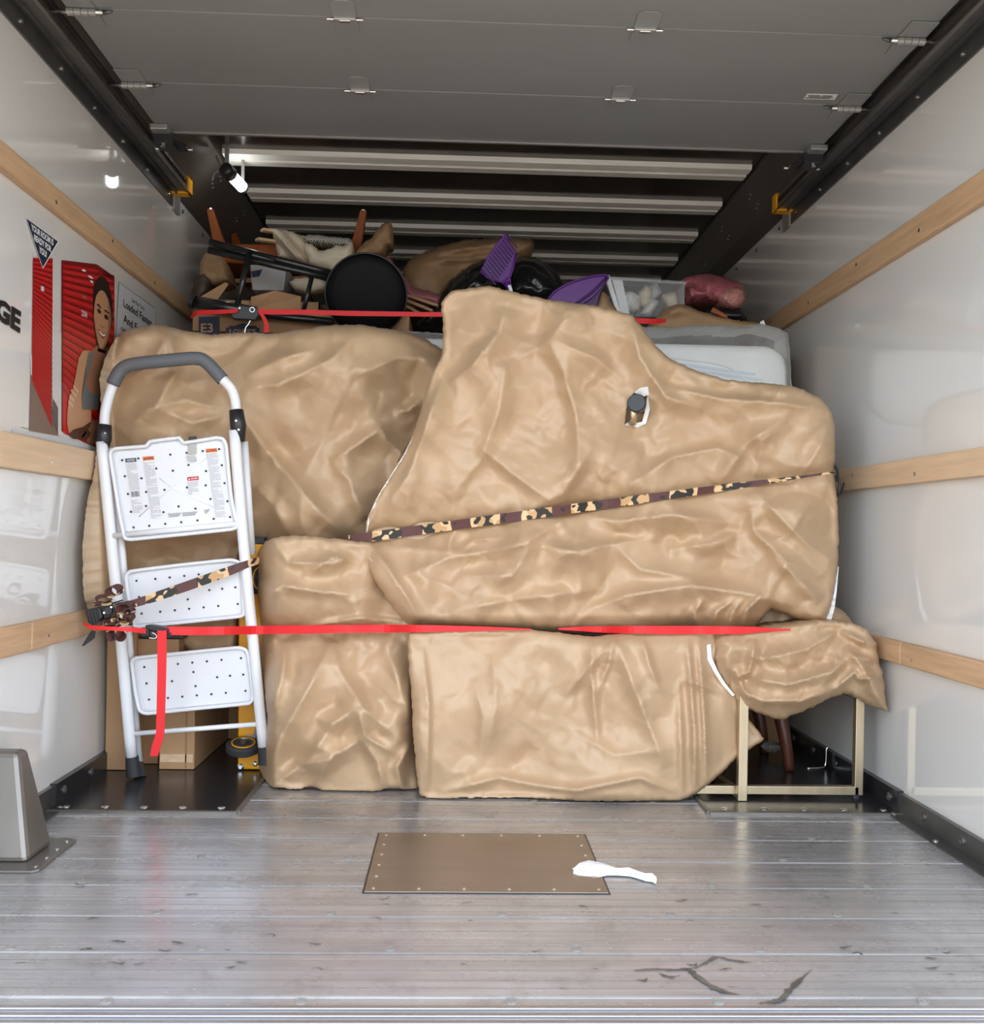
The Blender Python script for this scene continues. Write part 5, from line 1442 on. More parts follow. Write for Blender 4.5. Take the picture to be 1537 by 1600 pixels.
tb2 = thing('side_table', 'brass frame side table with a rectangular front frame under the wrapped tabletop at right', 'table', (f2.x - 0.16, f2.y, 0.006), 'nested brass side tables')
xl2 = at(1076, 1228, f2.y).x
leg_bar(tb2, (f2.x, f2.y, 0.018), (f2.x, f2.y, zt2), 0.024)
leg_bar(tb2, (xl2, f2.y, 0.018), (xl2, f2.y, zt2), 0.024)
leg_bar(tb2, (xl2, f2.y, 0.030), (f2.x, f2.y, 0.030), 0.024, 'foot_bar', (0, 0, 1))
leg_bar(tb2, (xl2, f2.y, zt2 - 0.012), (f2.x, f2.y, zt2 - 0.012), 0.024, 'top_bar', (0, 0, 1))
ft_ = MB(); ft_.tube([(f2.x - 0.004, f2.y, 0.0065), (f2.x - 0.004, f2.y, 0.02)], 0.011, 10); ft_.tube([(xl2 + 0.004, f2.y, 0.0065), (xl2 + 0.004, f2.y, 0.02)], 0.011, 10)
obj('foot_pad', ft_, M['rubber'], tb2)
# dark wooden chair behind, only its leg in sight
ch = thing('wooden_chair', 'dark wooden chair with curved legs in the shade behind the brass tables', 'chair', on_z(1233, 1203, 0.006))
cf = on_z(1233, 1203, 0.008)
path = [Vector((cf.x, cf.y, 0.008)), Vector((cf.x - 0.012, cf.y + 0.0, 0.09)), Vector((cf.x - 0.032, cf.y + 0.01, 0.20)), Vector((cf.x - 0.05, cf.y + 0.02, 0.34))]
def chair_leg(off):
    mb = MB(); P = catmull([q + Vector(off) for q in path], 4)
    mb.tube(P, [0.016 + 0.012 * i / len(P) for i in range(len(P))], 8); return mb
for off in ((0, 0, 0), (-0.36, 0, 0), (0.0, 0.26, 0), (-0.36, 0.26, 0)):
    obj('leg', chair_leg(off), M['dark_wood'], ch, smooth=True)
obj('seat', MB().span((cf.x - 0.44, cf.y - 0.01, 0.335), (cf.x + 0.0, cf.y + 0.32, 0.375)), M['dark_wood'], ch, bevel=0.01)
# loose scraps: clear film on the deck plate, white strip on the floor
sc_ = Sheet([(1190, 1166), (1200, 1160), (1215, 1163), (1222, 1160), (1220, 1172), (1208, 1176), (1196, 1173)], 3.30, 0.02, R=6, edge=0.02, tins=((14, 0.02, 1),), step=2.5, bstep=2.5, seed=71)
tag(sc_.build('plastic_scrap', M['film']), 'crumpled clear plastic scrap on the dark floor behind the brass tables', 'scrap')
wp = [(895, 1361, 4), (905, 1358, 9), (920, 1357, 12), (935, 1359, 11), (950, 1360, 7), (965, 1362, 5), (982, 1362, 6), (995, 1367, 5), (1008, 1371, 5), (1018, 1372, 6), (1025, 1376, 5)]
mb = MB(); rg_ = random.Random(5); V = []
for i, (a, b, w_) in enumerate(wp):
    for j in range(7):
        t = j / 6 - 0.5
        q = on_z(a + rg_.uniform(-1, 1), b + t * w_ * 2 + rg_.uniform(-.6, .6), 0.004)
        V.append(Vector((q.x, q.y, 0.0045 + abs(math.sin(j * 1.9 + i * 1.3)) * 0.010 * (1 - 1.8 * abs(t)))))
n = len(wp)
mb.add(V, [(i * 7 + j, i * 7 + j + 1, (i + 1) * 7 + j + 1, (i + 1) * 7 + j) for i in range(n - 1) for j in range(6)])
tis = obj('tissue_strip', mb, mat('white_tissue', (0.82, 0.82, 0.80), 0.7), smooth=False)
md = tis.modifiers.new('solid', 'SOLIDIFY'); md.thickness = 0.002; md.offset = 1
tag(tis, 'twisted white paper strip lying on the edge of the brown floor plate', 'scrap')

# ------------------------------------------------------------------ straps
def ys(px): return 843 + (px - 548) * (738 - 843) / (1303 - 548)
camo_s = thing('ratchet_strap', 'camouflage ratchet strap running over the big paper bundle and across the ladder', 'strap', at(160, 985, 2.95))
rows = []
for px, hw in ((545, 7), (580, 7.5), (640, 7.5), (700, 7.5), (760, 7.5), (820, 7.5), (880, 7.5), (940, 7.2), (1000, 6.8), (1060, 6.2), (1120, 5.4), (1180, 4.2), (1230, 2.8), (1270, 1.8), (1303, 1.5)):
    y = ys(px)
    yy = min(float(shB.front(np.array([float(px + k)]), np.array([y + j]))[0]) for k in (-16, 0, 16) for j in (-7, 0, 7)) - 0.004
    rows.append((px, y - hw, y + hw, yy))
ribbon('webbing', rows, M['camo'], camo_s)
ribbon('webbing', [(185, 941, 953, 2.79), (205, 938, 950, 2.80), (240, 926, 941, 2.83), (300, 905, 921, 2.87), (360, 884, 899, 2.91), (385, 876, 888, 2.925), (405, 870, 881, 2.96)], M['camo'], camo_s)
hc = at(1304, 735, 2.93)
for k, (a, b, r_) in enumerate(((1304, 740, 0.0), (1307, 757, 1.3))):
    c = at(a, b, 2.93)
    pts_ = [c + Vector((0.009 * math.cos(t), 0.009 * math.sin(t) * math.cos(r_), 0.024 * math.sin(t))) for t in [2 * math.pi * i / 20 for i in range(20)]]
    obj('chain_link', MB().tube(pts_, 0.0038, 8, closed=True), M['black'], camo_s, smooth=True)
obj('wall_hook', MB().tube(catmull([at(1308, 765, 2.93), at(1310, 773, 2.93), at(1314, 770, 2.94), at(1318, 755, 2.96)], 5), 0.0035, 8), M['black'], camo_s, smooth=True)
# ratchet of the camouflage strap
def zz(a, b, dy=0.0): return at(115 + a * .1106, 900 + b * .1106, 2.79 + dy)
mb = MB().prism([zz(160, 480), zz(360, 430), zz(410, 590), zz(260, 710), zz(200, 660)], (0, 0.03, 0))
hd = obj('ratchet_grip', mb, M['black'], camo_s, bevel=0.004)
mb = MB()
for i in range(4): mb.beam(zz(215 + i * 42, 480 - i * 10, -0.002), zz(255 + i * 40, 690 - i * 30, -0.002), 0.002, 0.004)
obj('grip_rib', mb, M['rubber'], hd)
mb = MB().prism([zz(400, 420), zz(560, 380), zz(590, 560), zz(430, 610)], (0, 0.03, 0))
mb.beam(zz(420, 420, -0.006), zz(700, 340, -0.006), 0.006, 0.004); mb.beam(zz(440, 600, -0.006), zz(680, 510, -0.006), 0.006, 0.004)
fr_ = obj('ratchet_frame', mb, M['steel_black'], camo_s, bevel=0.002)
obj('ratchet_pin', MB().tube([zz(530, 440, -0.006), zz(530, 440, 0.0)], 0.0028, 8), M['zinc'], fr_)
obj('ratchet_pin', MB().tube([zz(430, 520, -0.006), zz(430, 520, 0.0)], 0.0028, 8), M['zinc'], fr_)
obj('ratchet_drum', MB().tube([zz(490, 490, -0.012), zz(490, 490, 0.02)], 0.010, 12), M['rubber'], fr_)
def loop(cx_, cz_, rx_, rz_, a0, a1, wv, dy, turn=0.0):
    """a loop of webbing: a band bent round an axis that points mostly at the viewer"""
    P = []; n = 18
    for i in range(n + 1):
        t = math.radians(a0 + (a1 - a0) * i / n)
        P.append((cx_ + rx_ * math.cos(t), cz_ - rz_ * math.sin(t)))
    top_ = [zz(a, b, dy) for a, b in P]
    bot_ = [q + Vector((wv * math.sin(turn), wv * math.cos(turn), wv * 0.25)) for q in top_]
    strap_mesh('spare_webbing', top_, bot_, M['camo'], camo_s)
loop(525, 235, 92, 80, -20, 330, 0.030, -0.03, 0.3)
loop(440, 360, 120, 60, 10, 330, 0.028, -0.02, -0.5)
loop(690, 470, 110, 80, 0, 340, 0.028, -0.035, 0.4)
loop(720, 590, 100, 110, 20, 350, 0.028, -0.03, -0.4)
loop(640, 620, 120, 90, -40, 300, 0.030, -0.015, 0.5)
loop(520, 690, 150, 70, 0, 330, 0.030, -0.01, -0.3)
loop(530, 830, 80, 100, 150, 400, 0.032, -0.035, 0.5)
loop(660, 840, 90, 90, 140, 400, 0.032, -0.04, -0.5)
loop(760, 520, 60, 60, 0, 330, 0.026, -0.045, 0.2)
# flat folded wads that fill the knot
for pts_ in ([(560, 400), (700, 390), (830, 440), (840, 700), (700, 700), (600, 640)], [(600, 380), (680, 370), (690, 470), (620, 490)], [(270, 380), (400, 350), (420, 420), (300, 430)], [(400, 640), (600, 620), (700, 700), (420, 720)]):
    P = [zz(a, b, 0.0) for a, b in pts_]
    n = len(P); c = sum(P, Vector()) / n
    o = strap_mesh('spare_webbing', [p for p in P] + [P[0]], [p.lerp(c, 0.75) + Vector((0, -0.025, 0)) for p in P] + [P[0].lerp(c, 0.75) + Vector((0, -0.025, 0))], M['camo'], camo_s)
# dark strap end by the wooden rail
mb = MB().prism([zz(250, 770, 0.0), zz(300, 780, 0.0), zz(290, 880), zz(150, 985), zz(110, 990), zz(180, 880)], (0, 0.006, 0))
obj('strap_end', mb, M['black'], camo_s)

red_s = thing('red_ratchet_strap', 'long red ratchet strap pulled across the load from the ladder to the right bundle', 'strap', at(235, 1000, 2.9))
def yfront(px, py):
    best = 3.2
    for sh in (shB, shC, shD, shE):
        m_ = inside(np.array([float(px)]), np.array([float(py)]), sh.out)
        if m_[0]: best = min(best, float(sh.front(np.array([float(px)]), np.array([float(py)]))[0]))
    return best
def red_rows(L_):
    out = []
    for px, a, b in L_:
        yy = min([yfront(px + dx, y) for dx in (-14, 0, 14) for y in (a - 3, (a + b) / 2, b + 3)])
        out.append((px, a, b, min(yy, 2.95) - 0.005))
    return out
ribbon('webbing', [(130, 972, 976, 2.775), (142, 977, 983, 2.76), (170, 979, 985, 2.75), (200, 980, 987, 2.76), (228, 982, 990, 2.80)], M['red'], red_s)
rA = red_rows([(400, 978, 991), (430, 977.5, 990.5), (480, 977, 990), (540, 976.5, 989), (600, 976, 988.5), (650, 976.5, 988), (700, 977.5, 987), (750, 979, 986), (790, 980.5, 985), (830, 982.5, 984.5)])
rA = [(258, 979, 992, 2.815), (300, 979.5, 992.5, 2.825), (350, 979, 992, 2.83)] + rA
ribbon('webbing', rA, M['red'], red_s)
ribbon('webbing', red_rows([(872, 981.5, 984), (900, 979.5, 985.5), (940, 978.5, 988.5), (990, 978, 990), (1040, 978, 991), (1090, 978, 991), (1130, 978.5, 991), (1165, 979, 990), (1185, 980, 988), (1210, 982, 986.5), (1235, 982.5, 985)]), M['red'], red_s)
tl = [at(a, b, 2.80) for a, b in ((246, 985), (246, 1040), (245, 1100), (244, 1140), (243, 1148), (238, 1164), (234.5, 1181))]
tr = [at(a, b, 2.80) for a, b in ((260.5, 985), (260, 1040), (258.5, 1100), (257, 1142), (256, 1152), (251, 1167), (247, 1181))]
strap_mesh('loose_tail', catmull(tl, 4), catmull(tr, 4), M['red'], red_s)
def zr(a, b, dy=0.0): return at(115 + a * .1106, 900 + b * .1106, 2.81 + dy)
mb = MB().prism([zr(1000, 700), zr(1070, 690), zr(1230, 715), zr(1330, 735), zr(1350, 790), zr(1180, 790), zr(1050, 760)], (0, 0.03, 0))
mb.prism([zr(925, 740), zr(1000, 730), zr(1060, 760), zr(1060, 850), zr(960, 855), zr(920, 820)], (0, 0.03, 0))
mb.prism([zr(1060, 770), zr(1180, 790), zr(1190, 890), zr(1130, 880), zr(1070, 840)], (0, 0.024, 0))
mb.prism([zr(1310, 790, .004), zr(1380, 800, .004), zr(1370, 850, .004), zr(1320, 865, .004)], (0, 0.02, 0))
rf_ = obj('ratchet', mb, M['black'], red_s, bevel=0.003)
obj('ratchet_bolt', MB().lathe(zr(958, 785), (0, -1, 0), [(0, 0.0055), (0.002, 0.005), (0.004, 0.002)], 12), M['zinc'], rf_)
obj('release_spring', MB().tube(catmull([zr(1070, 870, -.004), zr(1130, 880, -.004), zr(1170, 870, -.004), zr(1165, 830, -.004), zr(1110, 800, -.004)], 5), 0.002, 6), M['zinc'], rf_)
# ------------------------------------------------------------------ loose things on top of the load
zc = 1.46
big = carton('large_carton', 'large brown carton behind the mattress that carries the loose things', (XL + 0.05, 3.56, 0.007), (XR - 0.05, 5.30, zc), M['card_dark'])
lx0 = at(303, 500, 3.56).x; lx1 = at(640, 500, 3.56).x; lz = at(400, 487, 3.56).z
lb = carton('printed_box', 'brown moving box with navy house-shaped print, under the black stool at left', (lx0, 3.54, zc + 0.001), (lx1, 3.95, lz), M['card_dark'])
YL = 3.5385
def zl(a, b): return at(290 + a * .1106, 430 + b * .1106, YL)
mb = MB().poly([zl(185, 585), zl(480, 585), zl(480, 860), zl(185, 860)])
mb.poly([zl(565, 742), zl(610, 742), zl(610, 715), zl(690, 715), zl(805, 675), zl(920, 715), zl(1005, 715), zl(1005, 742), zl(1045, 742), zl(1045, 850), zl(565, 850)])
pr = obj('box_print', mb, mat('navy_box_print', srgb(30, 36, 62), 0.6), lb)
mb = MB()
def zl2(a, b): return at(290 + a * .1106, 430 + b * .1106, YL - 0.001)
letter(mb, "LOWE'S", lambda u, v: zl2(806 + u, 800 - v), 370, 82, 0.015)
obj('box_lettering', mb, M['card'], pr)
mb = MB()
letter(mb, 'E3', lambda u, v: zl2(300 + u, 745 - v), 170, 130, 0.02)
obj('box_lettering', mb, M['card'], pr)

# open carton with raised flaps
ox0 = at(312, 470, 3.62).x; ox1 = at(500, 470, 3.62).x; oz0 = lz + 0.002; oz1 = at(400, 470, 3.62).z
ob = thing('open_box', 'open cardboard box with raised flaps behind the black stool frame', 'box', ((ox0 + ox1) / 2, 3.8, oz0))
mb = MB().span((ox0, 3.62, oz0), (ox1, 3.626, oz1)).span((ox0, 4.0, oz0), (ox1, 4.006, oz1)).span((ox0, 3.62, oz0), (ox0 + 0.006, 4.0, oz1)).span((ox1 - 0.006, 3.62, oz0), (ox1, 4.0, oz1)).span((ox0, 3.62, oz0), (ox1, 4.0, oz0 + 0.006))
obj('body', mb, M['card'], ob)
def T(*L_): return [at(*p) for p in L_]
obj('flap', MB().prism(T((309, 466, 3.60), (352, 441, 3.66), (357, 444, 3.66), (340, 468, 3.62)), (0, 0.005, 0)), M['card'], ob)
obj('flap', MB().prism(T((392, 464, 3.60), (430, 454, 3.58), (470, 463, 3.60), (470, 483, 3.615), (392, 483, 3.615)), (0, 0.005, 0)), M['card'], ob)
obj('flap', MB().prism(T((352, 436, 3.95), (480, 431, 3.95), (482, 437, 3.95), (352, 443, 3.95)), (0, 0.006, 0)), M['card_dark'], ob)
# clear tub inside it and a white cloth
tub = thing('plastic_tub', 'clear plastic tub with a blue patch inside the open cardboard box', 'tub', at(415, 455, 3.80))
mb = MB(); a_ = at(392, 456, 3.75); b_ = at(450, 418, 3.75)
mb.prism([(a_.x + .01, 3.72, a_.z), (b_.x - .01, 3.72, a_.z), (b_.x, 3.72, b_.z), (a_.x, 3.72, b_.z)], (0, 0.16, 0))
obj('tub_wall', mb, mat('cloudy_plastic', (0.42, 0.42, 0.42), 0.3), tub, bevel=0.006)
obj('tub_patch', MB().prism(T((392, 424, 3.71), (409, 421, 3.71), (405, 431, 3.71), (394, 433, 3.71)), (0, 0.004, 0)), M['navy'], tub)
wc = Sheet([(452, 440), (470, 434), (500, 436), (512, 444), (506, 454), (480, 458), (460, 452)], 3.72, 0.06, R=10, edge=0.03, tins=((16, 0.006, 1),), step=3, bstep=3, seed=81)
tag(wc.build('white_cloth', M['cream']), 'small white cloth in the open cardboard box below the cream blanket', 'cloth')

# upturned wooden stool: tapered legs point at the roof
us = thing('wooden_stool', 'upturned wooden stool with tapered orange-brown legs pointing at the roof', 'stool', at(450, 430, 4.0))
def tleg(tip, base, w0, w1, Y, Yb):
    return MB().beam(at(*tip, Y), at(*base, Yb), w0, w0 * .8, (0, 1, 0), w1, w1 * .8)
for tip, base, Y, Yb in (((328, 327), (348, 400), 3.86, 3.92), ((568, 329), (553, 405), 3.86, 3.92), ((366, 366), (374, 402), 4.30, 4.26), ((520, 372), (512, 402), 4.30, 4.26)):
    lg = obj('leg', tleg(tip, base, 0.024, 0.05, Y, Yb), M['brown_wood'], us, bevel=0.004)
    d_ = (at(*tip, Y) - at(*base, Yb)).normalized()
    obj('leg_glide', MB().lathe(at(*tip, Y), d_, [(0, 0.010), (0.004, 0.009)], 10), M['zinc'], lg)
obj('apron', MB().beam(at(340, 392, 3.92), at(556, 398, 3.92), 0.022, 0.05, (0, 0, 1)).beam(at(376, 390, 4.26), at(512, 392, 4.26), 0.022, 0.045, (0, 0, 1)).beam(at(348, 392, 3.92), at(376, 392, 4.26), 0.02, 0.045, (0, 0, 1)).beam(at(553, 398, 3.92), at(512, 392, 4.26), 0.02, 0.045, (0, 0, 1)), M['brown_wood'], us, bevel=0.003)
obj('seat', MB().span((at(338, 430, 3.92).x, 3.90, at(338, 412, 3.92).z), (at(556, 430, 3.92).x, 4.30, at(338, 400, 3.92).z)), M['brown_wood'], us, bevel=0.01)

# blanket bundle with herringbone throw and scalloped cloth
def striped(name, c1, c2, scale, rot, zig=False):
    m = bpy.data.materials.new(name); m.use_nodes = True; nt = m.node_tree; p = nt.nodes['Principled BSDF']; p.inputs['Roughness'].default_value = 0.85
    tc = nt.nodes.new('ShaderNodeTexCoord'); sp = nt.nodes.new('ShaderNodeSeparateXYZ'); nt.links.new(tc.outputs['Object'], sp.inputs[0])
    def M_(op, a, b=None, c=None):
        q = nt.nodes.new('ShaderNodeMath'); q.operation = op
        for i, v in enumerate((a, b, c)):
            if v is None: continue
            if isinstance(v, (int, float)): q.inputs[i].default_value = v
            else: nt.links.new(v, q.inputs[i])
        return q.outputs[0]
    x = sp.outputs[0]; z = sp.outputs[2]
    if zig:
        w = M_('ADD', M_('MULTIPLY', M_('PINGPONG', x, 0.012), 1.0), z)
        f = M_('SINE', M_('MULTIPLY', w, scale))
    else:
        f = M_('SINE', M_('MULTIPLY', M_('ADD', M_('MULTIPLY', x, rot), z), scale))
    g = M_('GREATER_THAN', f, 0.15)
    mx = nt.nodes.new('ShaderNodeMix'); mx.data_type = 'RGBA'; nt.links.new(g, mx.inputs[0]); mx.inputs[6].default_value = (*c1, 1); mx.inputs[7].default_value = (*c2, 1)
    nt.links.new(mx.outputs[2], p.inputs['Base Color']); return m
bl = Sheet([(424, 358), (450, 360), (478, 371), (490, 395), (500, 415), (486, 413), (455, 405), (434, 402), (430, 380)], 3.80, 0.14, R=18, edge=0.05, tins=((34, 0.02, 1), (15, 0.008, 1)), crumple=dict(u=1.8, eps=0.12, n0=(5, 2), amp=(2, 1), pxm=0.0025), ridges=[([(430, 362), (450, 385), (470, 408)], 0.02, 10, 10)], step=3, bstep=3, seed=83)
tag(bl.build('striped_blanket', striped('striped_linen', srgb(214, 202, 180), srgb(184, 168, 142), 110, 1.1)), 'beige striped blanket bunched up left of the cream cloth on the load', 'blanket')
hb = Sheet([(474, 371), (482, 366), (510, 369), (548, 373), (548, 384), (520, 382), (490, 380), (478, 378)], 3.79, 0.10, R=8, edge=0.03, tins=((20, 0.006, 1),), step=3, bstep=3, seed=85)
tag(hb.build('herringbone_throw', striped('herringbone_weave', srgb(208, 204, 194), srgb(52, 62, 66), 700, 0, True)), 'grey herringbone throw folded on top of the cream cloth', 'blanket')
cc = Sheet([(474, 388), (478, 380), (490, 384), (500, 392), (512, 390), (524, 384), (536, 384), (549, 378), (553, 392), (551, 420), (540, 427), (510, 421), (484, 413), (480, 402)], 3.74, 0.14, R=14, edge=0.05, tins=((30, 0.02, 1), (14, 0.008, 1)), crumple=dict(u=1.8, eps=0.12, n0=(5, 2), amp=(2, 1), pxm=0.0025), step=2.5, bstep=3, seed=87)
tag(cc.build('cream_cloth', M['cream']), 'cream cloth with a scalloped edge draped above the black stool frame', 'cloth')
rk = thing('wooden_rack', 'two pale wooden rack slats poking out of the striped blanket', 'rack', at(418, 370, 3.85))
obj('slat', MB().beam(at(409, 359, 3.83), at(450, 366, 3.90), 0.03, 0.012, (0, 0, 1)), M['wood_pale'], rk, bevel=0.003)
obj('slat', MB().beam(at(401, 374, 3.80), at(445, 380, 3.88), 0.03, 0.012, (0, 0, 1)), M['wood_pale'], rk, bevel=0.003)
# crumpled paper beside the stool legs
s_ = Sheet([(553, 420), (556, 395), (568, 380), (580, 372), (592, 355), (604, 346), (612, 352), (614, 382), (604, 386), (600, 395), (585, 402), (580, 412), (566, 418)], 3.74, 0.10, R=12, edge=0.06, tins=((24, 0.03, 1), (11, 0.008, 1)), crumple=dict(u=1.8, eps=0.16, n0=(5, 2), amp=(2, 1), pxm=0.0024), step=2.5, bstep=3, seed=89, jit=1.0)
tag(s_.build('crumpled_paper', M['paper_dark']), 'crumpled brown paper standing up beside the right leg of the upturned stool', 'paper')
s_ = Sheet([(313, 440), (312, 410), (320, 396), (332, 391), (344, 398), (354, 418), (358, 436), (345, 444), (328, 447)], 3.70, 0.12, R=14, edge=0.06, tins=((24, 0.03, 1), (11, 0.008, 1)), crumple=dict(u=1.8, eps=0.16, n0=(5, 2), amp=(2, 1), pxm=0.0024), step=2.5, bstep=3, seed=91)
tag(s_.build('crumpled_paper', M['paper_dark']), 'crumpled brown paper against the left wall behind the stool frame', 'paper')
s_ = Sheet([(303, 480), (300, 455), (306, 432), (318, 428), (330, 440), (326, 458), (312, 475)], 3.66, 0.12, R=12, edge=0.05, tins=((20, 0.016, 1),), step=3, bstep=3, seed=92)
tag(s_.build('dark_bag', mat('dark_brown_bag', (0.05, 0.03, 0.022), 0.6)), 'small dark brown bag wedged against the left wall', 'bag')

# black folding stool lying on its side
bs = thing('folding_stool', 'black folding stool with a round padded seat lying on its side', 'stool', at(480, 500, 3.50))
sc0 = at(572, 461, 3.475)
axd = Vector((0.06, -1.0, -0.32)).normalized()
R_ = 63 * 3.475 / 1540
obj('seat', MB().lathe(sc0, axd, [(-0.03, R_ * 0.97), (-0.024, R_), (0.0, R_), (0.010, R_ * 0.985), (0.020, R_ * 0.92), (0.026, R_ * 0.75), (0.029, R_ * 0.4)], 40), M['leather'], bs, smooth=True)
obj('seat_base', MB().lathe(sc0 - axd * 0.03, axd, [(-0.022, R_ * 0.9), (0.0, R_ * 0.93)], 32), M['black'], bs)
obj('seat_piping', MB().tube([sc0 + axd * 0.004 + q for q in ring_pts(axd, R_ * 0.998, 40)], 0.0035, 6, closed=True), M['black'], bs, smooth=True)
gb = mat('gloss_black_tube', (0.015, 0.015, 0.016), 0.2)
for a, b, r_ in (((328, 378), (540, 433), 0.012), ((326, 391), (520, 436), 0.012), ((335, 383), (430, 408), 0.009), ((300, 471), (400, 489), 0.022), ((380, 489), (520, 503), 0.014)):
    Y = 3.52 if r_ < 0.02 else 3.5
    obj('frame_tube', MB().tube([at(*a, Y), at(*b, Y - 0.02)], r_, 12), gb, bs, smooth=True)
for a, b in (((390, 393), (369, 484)), ((487, 433), (474, 486))):
    obj('rung', MB().tube([at(*a, 3.50), at(*b, 3.49)], 0.0085 if a[0] > 450 else 0.011, 10), gb, bs, smooth=True)
obj('frame_cap', MB().tube([at(299, 470, 3.5), at(304, 472, 3.5)], 0.026, 12), M['black'], bs)

# pink wrap, brown bag, bin bags
pk = Sheet([(600, 404), (608, 402), (622, 420), (632, 432), (645, 448), (668, 454), (690, 462), (688, 480), (670, 474), (640, 470), (622, 452), (604, 424)], 3.70, 0.08, R=12, edge=0.04, tins=((20, 0.010, 1),), step=3, bstep=3, seed=93)
tag(pk.build('pink_bubble_sleeve', mat('dull_pink_wrap', srgb(150, 88, 94), 0.35, bump=0.8, bscale=110, bdist=0.003)), 'pink bubble wrap sleeve lying between the black stool seat and the brown paper bag', 'wrap')
tn = thing('paper_strips', 'folded tan paper strips lying beside the black stool seat', 'paper', at(650, 480, 3.62))
for a, b in (((636, 462), (684, 478)), ((636, 470), (676, 486)), ((634, 478), (664, 494))):
    obj('strip', MB().beam(at(*a, 3.62), at(*b, 3.60), 0.02, 0.01, (0, 0, 1)), M['card_dark'], tn)
pb_ = Sheet([(628, 470), (630, 420), (645, 402), (662, 394), (690, 384), (710, 378), (740, 374), (775, 372), (810, 372), (832, 376), (834, 388), (826, 400), (800, 425), (780, 470), (700, 500), (640, 490)], 3.98, 0.4, R=36, edge=0.14, tins=((60, 0.03, 1), (26, 0.010, 1), (12, 0.004, 1)), crumple=dict(u=2.4, eps=0.14, pxm=0.0026), ridges=[([(660, 398), (720, 390), (790, 378), (828, 376)], 0.03, 10, 14), ([(650, 410), (720, 405), (790, 398)], 0.02, 8, 12)], step=4, bstep=4, seed=95, jit=1.2)
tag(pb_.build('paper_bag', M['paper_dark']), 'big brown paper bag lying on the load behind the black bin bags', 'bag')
g1 = Sheet([(650, 512), (662, 492), (676, 470), (690, 452), (704, 436), (725, 420), (752, 406), (770, 404), (790, 420), (796, 450), (780, 470), (720, 500), (690, 515)], 3.66, 0.35, R=40, edge=0.16, tins=((44, 0.03, 1), (18, 0.012, 1), (9, 0.004, 1)), ridges=[([(660, 505), (690, 470), (740, 425)], 0.014, 8, 8), ([(680, 505), (710, 470), (760, 420)], 0.012, 8, 8)], step=3.2, bstep=3.5, seed=97)
tag(g1.build('bin_bag', M['bag']), 'long black bin bag left of the purple comb-edged dustpan', 'bag')
g2 = Sheet([(776, 460), (786, 430), (798, 408), (812, 400), (836, 402), (856, 414), (872, 430), (884, 448), (880, 470), (850, 480), (800, 478)], 3.70, 0.30, R=36, edge=0.14, tins=((40, 0.03, 1), (18, 0.014, 1), (9, 0.005, 1)), step=3.2, bstep=3.5, seed=99)
tag(g2.build('bin_bag', M['bag']), 'rounded black bin bag between the two purple cleaning tools', 'bag')

# purple dustpan with comb teeth, purple scoop
dp_ = thing('dustpan', 'purple dustpan with a comb-toothed edge standing up on the load', 'dustpan', at(785, 450, 3.54))
body = [(750, 424), (760, 402), (777, 378), (790, 363), (798, 380), (807, 395), (803, 412), (798, 434), (799, 447), (792, 449), (783, 441), (770, 440), (762, 434)]
obj('pan', MB().prism([at(a, b, 3.53) for a, b in body], (0, 0.012, 0)), M['purple'], dp_, bevel=0.003)
t0 = None
for i in range(13):
    u = i / 12
    a = (752 + (792 - 752) * u, 418 + (366 - 418) * u); b = (a[0] + 22 - 6 * u, a[1] + 21 + 6 * (1 - u))
    obj('comb_tooth', MB().beam(at(*a, 3.526), at(*b, 3.524), 0.0032, 0.006, (0, 1, 0)), M['purple_dark'], dp_)
obj('pan_rim', MB().tube([at(a, b, 3.527) for a, b in ((750, 424), (762, 434), (783, 441), (797, 432), (803, 412), (807, 395))], 0.004, 8), M['purple'], dp_, smooth=True)
hb_ = at(812, 510, 3.575); hb_.z = zc + 0.002
obj('handle', MB().tube([at(791, 440, 3.53), at(796, 452, 3.535), at(799, 466, 3.545), hb_], [0.012, 0.010, 0.009, 0.009], 10), M['purple'], dp_, smooth=True)
obj('hang_label', MB().prism(T((793, 446, 3.518), (798, 445, 3.518), (801, 455, 3.518), (796, 455, 3.518)), (0, 0.001, 0)), M['white_plastic'], dp_)
so_ = thing('scoop', 'purple plastic scoop lying on its side beside the clear tote', 'dustpan', at(905, 475, 3.54))
top_e = [(856, 468), (866, 456), (882, 446), (904, 437), (930, 431), (946, 430), (950, 434), (946, 441)]
low_e = [(862, 474), (878, 477), (892, 480), (908, 477), (926, 465), (940, 450)]
obj('pan', MB().prism([at(a, b, 3.53) for a, b in top_e + low_e[::-1]], (0, 0.014, 0)), M['purple'], so_, bevel=0.004)
obj('pan_lip', MB().tube(catmull([at(a, b, 3.524) for a, b in ((866, 474), (892, 477), (915, 464), (932, 450), (947, 434))], 4), 0.0045, 8), M['purple_dark'], so_, smooth=True)
obj('pan_back', MB().prism([at(a, b, 3.545) for a, b in ((878, 476), (900, 482), (932, 482), (938, 458), (946, 436), (920, 452))], (0, 0.01, 0)), M['purple_dark'], so_, bevel=0.003)
obj('pan_edge', MB().tube(catmull([at(a, b, 3.526) for a, b in top_e], 4), 0.004, 8), M['purple'], so_, smooth=True)

